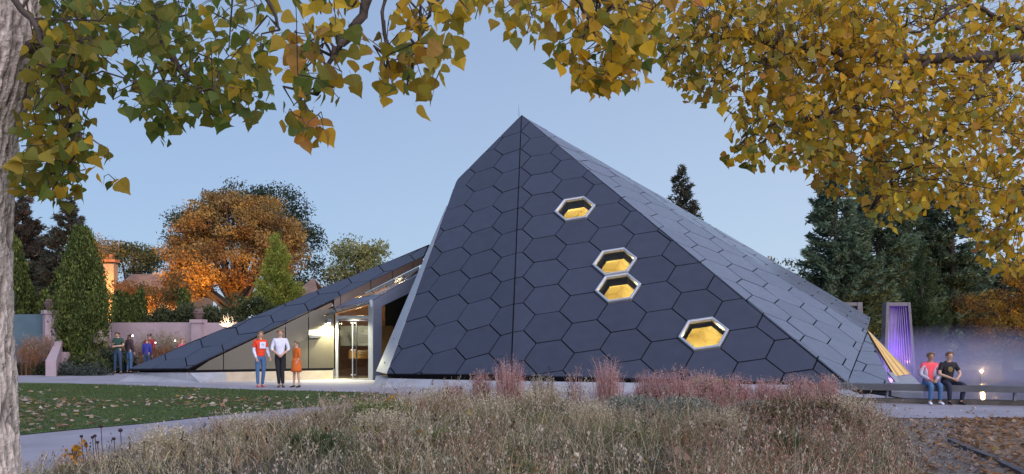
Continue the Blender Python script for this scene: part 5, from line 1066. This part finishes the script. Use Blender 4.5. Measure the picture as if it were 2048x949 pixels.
BL += limb(cw, [(640, -220, 4.0), (800, -120, 3.9), (765, 20, 3.8), (775, 140, 3.8)], (.018, .004))
BL += limb(cw, [(640, -220, 4.0), (900, -200, 4.0), (1060, -120, 4.2), (1160, 10, 4.4), (1200, 90, 4.4)], (.03, .004))
BL += limb(cw, [(900, -200, 4.0), (860, -40, 3.8), (850, 60, 3.8), (815, 160, 3.8)], (.012, .003))
LG1 = [(.68, C_G), (.27, C_O), (.05, C_Y)]; LG2 = [(.30, C_G), (.30, C_O), (.33, C_Y), (.07, C_B)]; LG3 = [(.18, C_G), (.27, C_O), (.50, C_Y), (.05, C_B)]
hole = lambda p: .75 if ((p[0]-245)**2/900+(p[1]-125)**2/500 < 1 or (p[0]-295)**2/700+(p[1]-115)**2/300 < 1) else 0
n1 = foliage(cw, [
    ([(70, -30), (565, -30), (562, 60), (545, 140), (532, 205), (500, 235), (440, 235), (370, 225), (345, 255), (300, 250), (250, 205), (200, 205), (150, 180), (75, 180)], (4.2, 5.2), 84, 12, .10, LG1, hole),
    ([(290, 200), (350, 190), (358, 265), (345, 285), (300, 265)], (4.2, 4.6), 4, 6, .07, LG1, None),
    ([(70, 40), (190, 60), (180, 200), (170, 280), (235, 320), (240, 360), (215, 375), (190, 350), (150, 300), (75, 300), (40, 280), (55, 180)], (4.0, 4.6), 42, 10, .10, [(.35, C_G), (.35, C_O), (.30, C_Y)], None),
    ([(30, 290), (150, 290), (185, 320), (150, 380), (130, 400), (60, 405), (28, 370)], (4.0, 4.5), 17, 10, .085, LG1, None),
    ([(600, -30), (720, -30), (745, 40), (700, 110), (690, 150), (670, 190), (600, 180), (570, 130), (575, 80), (590, 20)], (3.5, 4.1), 15, 8, .08, LG2, lambda p: .6 if p[0] > 690 and p[1] < 60 else 0),
    ([(575, 160), (660, 160), (672, 225), (640, 262), (625, 278), (580, 250), (568, 200)], (3.5, 3.9), 6, 7, .065, LG2, None),
    ([(715, 50), (800, 30), (888, 40), (900, 90), (905, 120), (880, 145), (860, 160), (855, 195), (825, 215), (785, 195), (760, 150), (700, 160), (680, 120), (700, 90)], (3.5, 4.0), 16, 8, .08, LG2, None),
    ([(785, -30), (870, -30), (880, 60), (830, 70), (785, 30)], (3.4, 3.9), 6, 8, .08, LG3, None),
    ([(875, -30), (965, -30), (960, 20), (945, 70), (920, 68), (895, 25)], (3.8, 4.3), 5, 6, .075, LG2, None)], BL, 300)
cr = empty('golden_cottonwood_tree', (6.4, 9.4, 0)); tag(cr, 'second cottonwood reaching in from the right with golden autumn leaves', 'tree')
MB().tube([(6.4, 9.4, -.05), (6.3, 9.35, 1.2), (6.2, 9.3, 3.2), (5.9, 9.1, 5.2), (5.8, 9.0, 7)], [.36, .30, .27, .2, .12], 16).build('trunk', M_bark, cr, True)
BR_ = []
BR_ += limb(cr, [(2300, 150, 8.9), (2100, 118, 8.4), (1990, 112, 8.0), (1860, 118, 7.7), (1720, 110, 7.5), (1600, 92, 7.3), (1480, 76, 7.2), (1400, 72, 7.1), (1340, 80, 7.0)], (.07, .008))
BR_ += limb(cr, [(2150, 130, 8.5), (2040, 60, 8.2), (1930, 10, 7.9), (1850, 60, 7.6), (1800, 60, 7.5)], (.03, .006))
BR_ += limb(cr, [(1760, 110, 7.6), (1700, 150, 7.4), (1620, 105, 7.2), (1520, 118, 7.1), (1450, 140, 7.0)], (.025, .005))
BR_ += limb(cr, [(1860, 118, 7.7), (1760, 200, 7.4), (1640, 230, 7.2), (1540, 250, 7.1), (1480, 290, 7.0)], (.022, .004))
BR_ += limb(cr, [(1990, 112, 8.0), (1900, 250, 7.8), (1800, 340, 7.6), (1740, 420, 7.5)], (.025, .004))
BR_ += limb(cr, [(2300, 150, 8.9), (2150, 280, 8.2), (2040, 400, 8.0), (1990, 500, 7.8)], (.035, .004))
BR_ += limb(cr, [(2300, -200, 8.6), (1900, -180, 7.6), (1600, -140, 6.6), (1400, -80, 5.6), (1260, -20, 5.0), (1180, 60, 4.7)], (.05, .006))
BR_ += limb(cr, [(1400, -80, 5.6), (1300, 0, 5.2), (1240, 70, 4.9), (1215, 130, 4.8)], (.014, .003))
RY = [(.07, C_G), (.27, C_O), (.58, C_Y), (.08, C_B)]; RY2 = [(.18, C_G), (.36, C_O), (.40, C_Y), (.06, C_B)]
hr = lambda p: .85 if ((p[0]-1805)**2/1100+(p[1]-20)**2/500 < 1 or (p[0]-1505)**2/900+(p[1]-62)**2/180 < 1 or (p[0]-1500)**2/1600+(p[1]-140)**2/260 < 1 or (p[0]-1680)**2/500+(p[1]-120)**2/150 < 1 or (p[0]-1880)**2/500+(p[1]-275)**2/250 < 1) else 0
n2 = foliage(cr, [
    ([(965, -30), (1320, -30), (1325, 60), (1300, 120), (1290, 165), (1210, 160), (1175, 170), (1130, 150), (1115, 110), (1095, 60), (1065, 80), (1035, 75), (1000, 40)], (4.3, 5.2), 56, 10, .10, LG3, None),
    ([(1130, 100), (1290, 100), (1292, 160), (1240, 178), (1150, 178)], (4.4, 4.9), 9, 8, .07, LG3, None),
    ([(1300, -30), (1530, -30), (1620, 60), (1600, 200), (1470, 190), (1420, 198), (1370, 190), (1330, 145), (1310, 100)], (6.4, 7.6), 92, 15, .17, RY2, hr),
    ([(1500, -30), (1770, -30), (1800, 60), (1840, 150), (1840, 260), (1640, 280), (1560, 200), (1520, 120)], (6.8, 8.2), 135, 17, .18, RY, hr),
    ([(1780, 30), (1860, -30), (2090, -30), (2090, 260), (1840, 280), (1800, 120)], (7.2, 9.2), 120, 15, .20, RY, hr),
    ([(1470, 190), (1640, 180), (1680, 320), (1640, 330), (1560, 322), (1530, 330), (1445, 312), (1442, 290), (1475, 250), (1450, 210)], (6.6, 7.6), 50, 12, .15, RY2, lambda p: .7 if (p[0]-1500)**2/900+(p[1]-225)**2/200 < 1 else 0),
    ([(1610, 230), (2090, 230), (2090, 400), (1900, 400), (1840, 415), (1780, 445), (1742, 430), (1745, 395), (1700, 385), (1640, 375), (1615, 330)], (6.8, 8.8), 120, 15, .18, RY, hr),
    ([(1900, 380), (2090, 380), (2090, 540), (2010, 535), (1965, 515), (1935, 460)], (7.4, 8.8), 46, 14, .18, RY, None),
    ([(1740, 380), (1860, 380), (1830, 420), (1785, 448), (1742, 440)], (6.8, 7.4), 8, 10, .11, RY, None)], BR_, 300)
# loose fallen leaves caught on the meadow
spots = [(858, 842), (885, 835), (708, 862), (757, 845), (765, 862), (840, 866), (938, 830), (932, 816), (984, 842), (1010, 808), (1036, 934), (1122, 865), (1150, 920), (1258, 932), (1290, 925), (1355, 906), (1391, 890), (1415, 896), (1453, 904), (1532, 888), (640, 858), (655, 862), (698, 905), (1373, 921), (1725, 915), (1712, 938), (1990, 901), (2020, 905)]
for i, (px, py) in enumerate(spots):
    Y = min(17, max(8.5, FPX*(EYE-.42)/(py-YH))); o = bpy.data.objects.new('fallen_leaf', LM[i % 5]); COL.objects.link(o); o.location = at(px, py, Y); s = rng.uniform(.8, 1.25)*(.85+Y/40); o.scale = (s, s, s)
    if i >= 26: o.location = gr(px, py, .05)
    o.rotation_euler = (rng.uniform(.2, 1.6), rng.uniform(-.5, .5), rng.uniform(0, 6.28)); c = [(.42, .26, .13), (.36, .20, .09), (.46, .36, .12), (.40, .27, .20)][i % 4]; o.color = (*c, 1)
    tag(o, 'dry leaf caught among the meadow grasses' if i < 26 else ('orange fallen leaf on the litter just right of the timber edging' if i == 26 else 'orange fallen leaf on the litter farthest to the right'), 'leaf', 'loose dry leaves caught on the meadow' if i < 26 else 'orange leaves at right')
print('leaves', n1, n2, 'tris', sum(len(o.data.polygons)*(2 if o.data.polygons and o.data.polygons[0].loop_total == 4 else 1) for o in S.objects if o.type == 'MESH'), 'objs', len(S.objects))
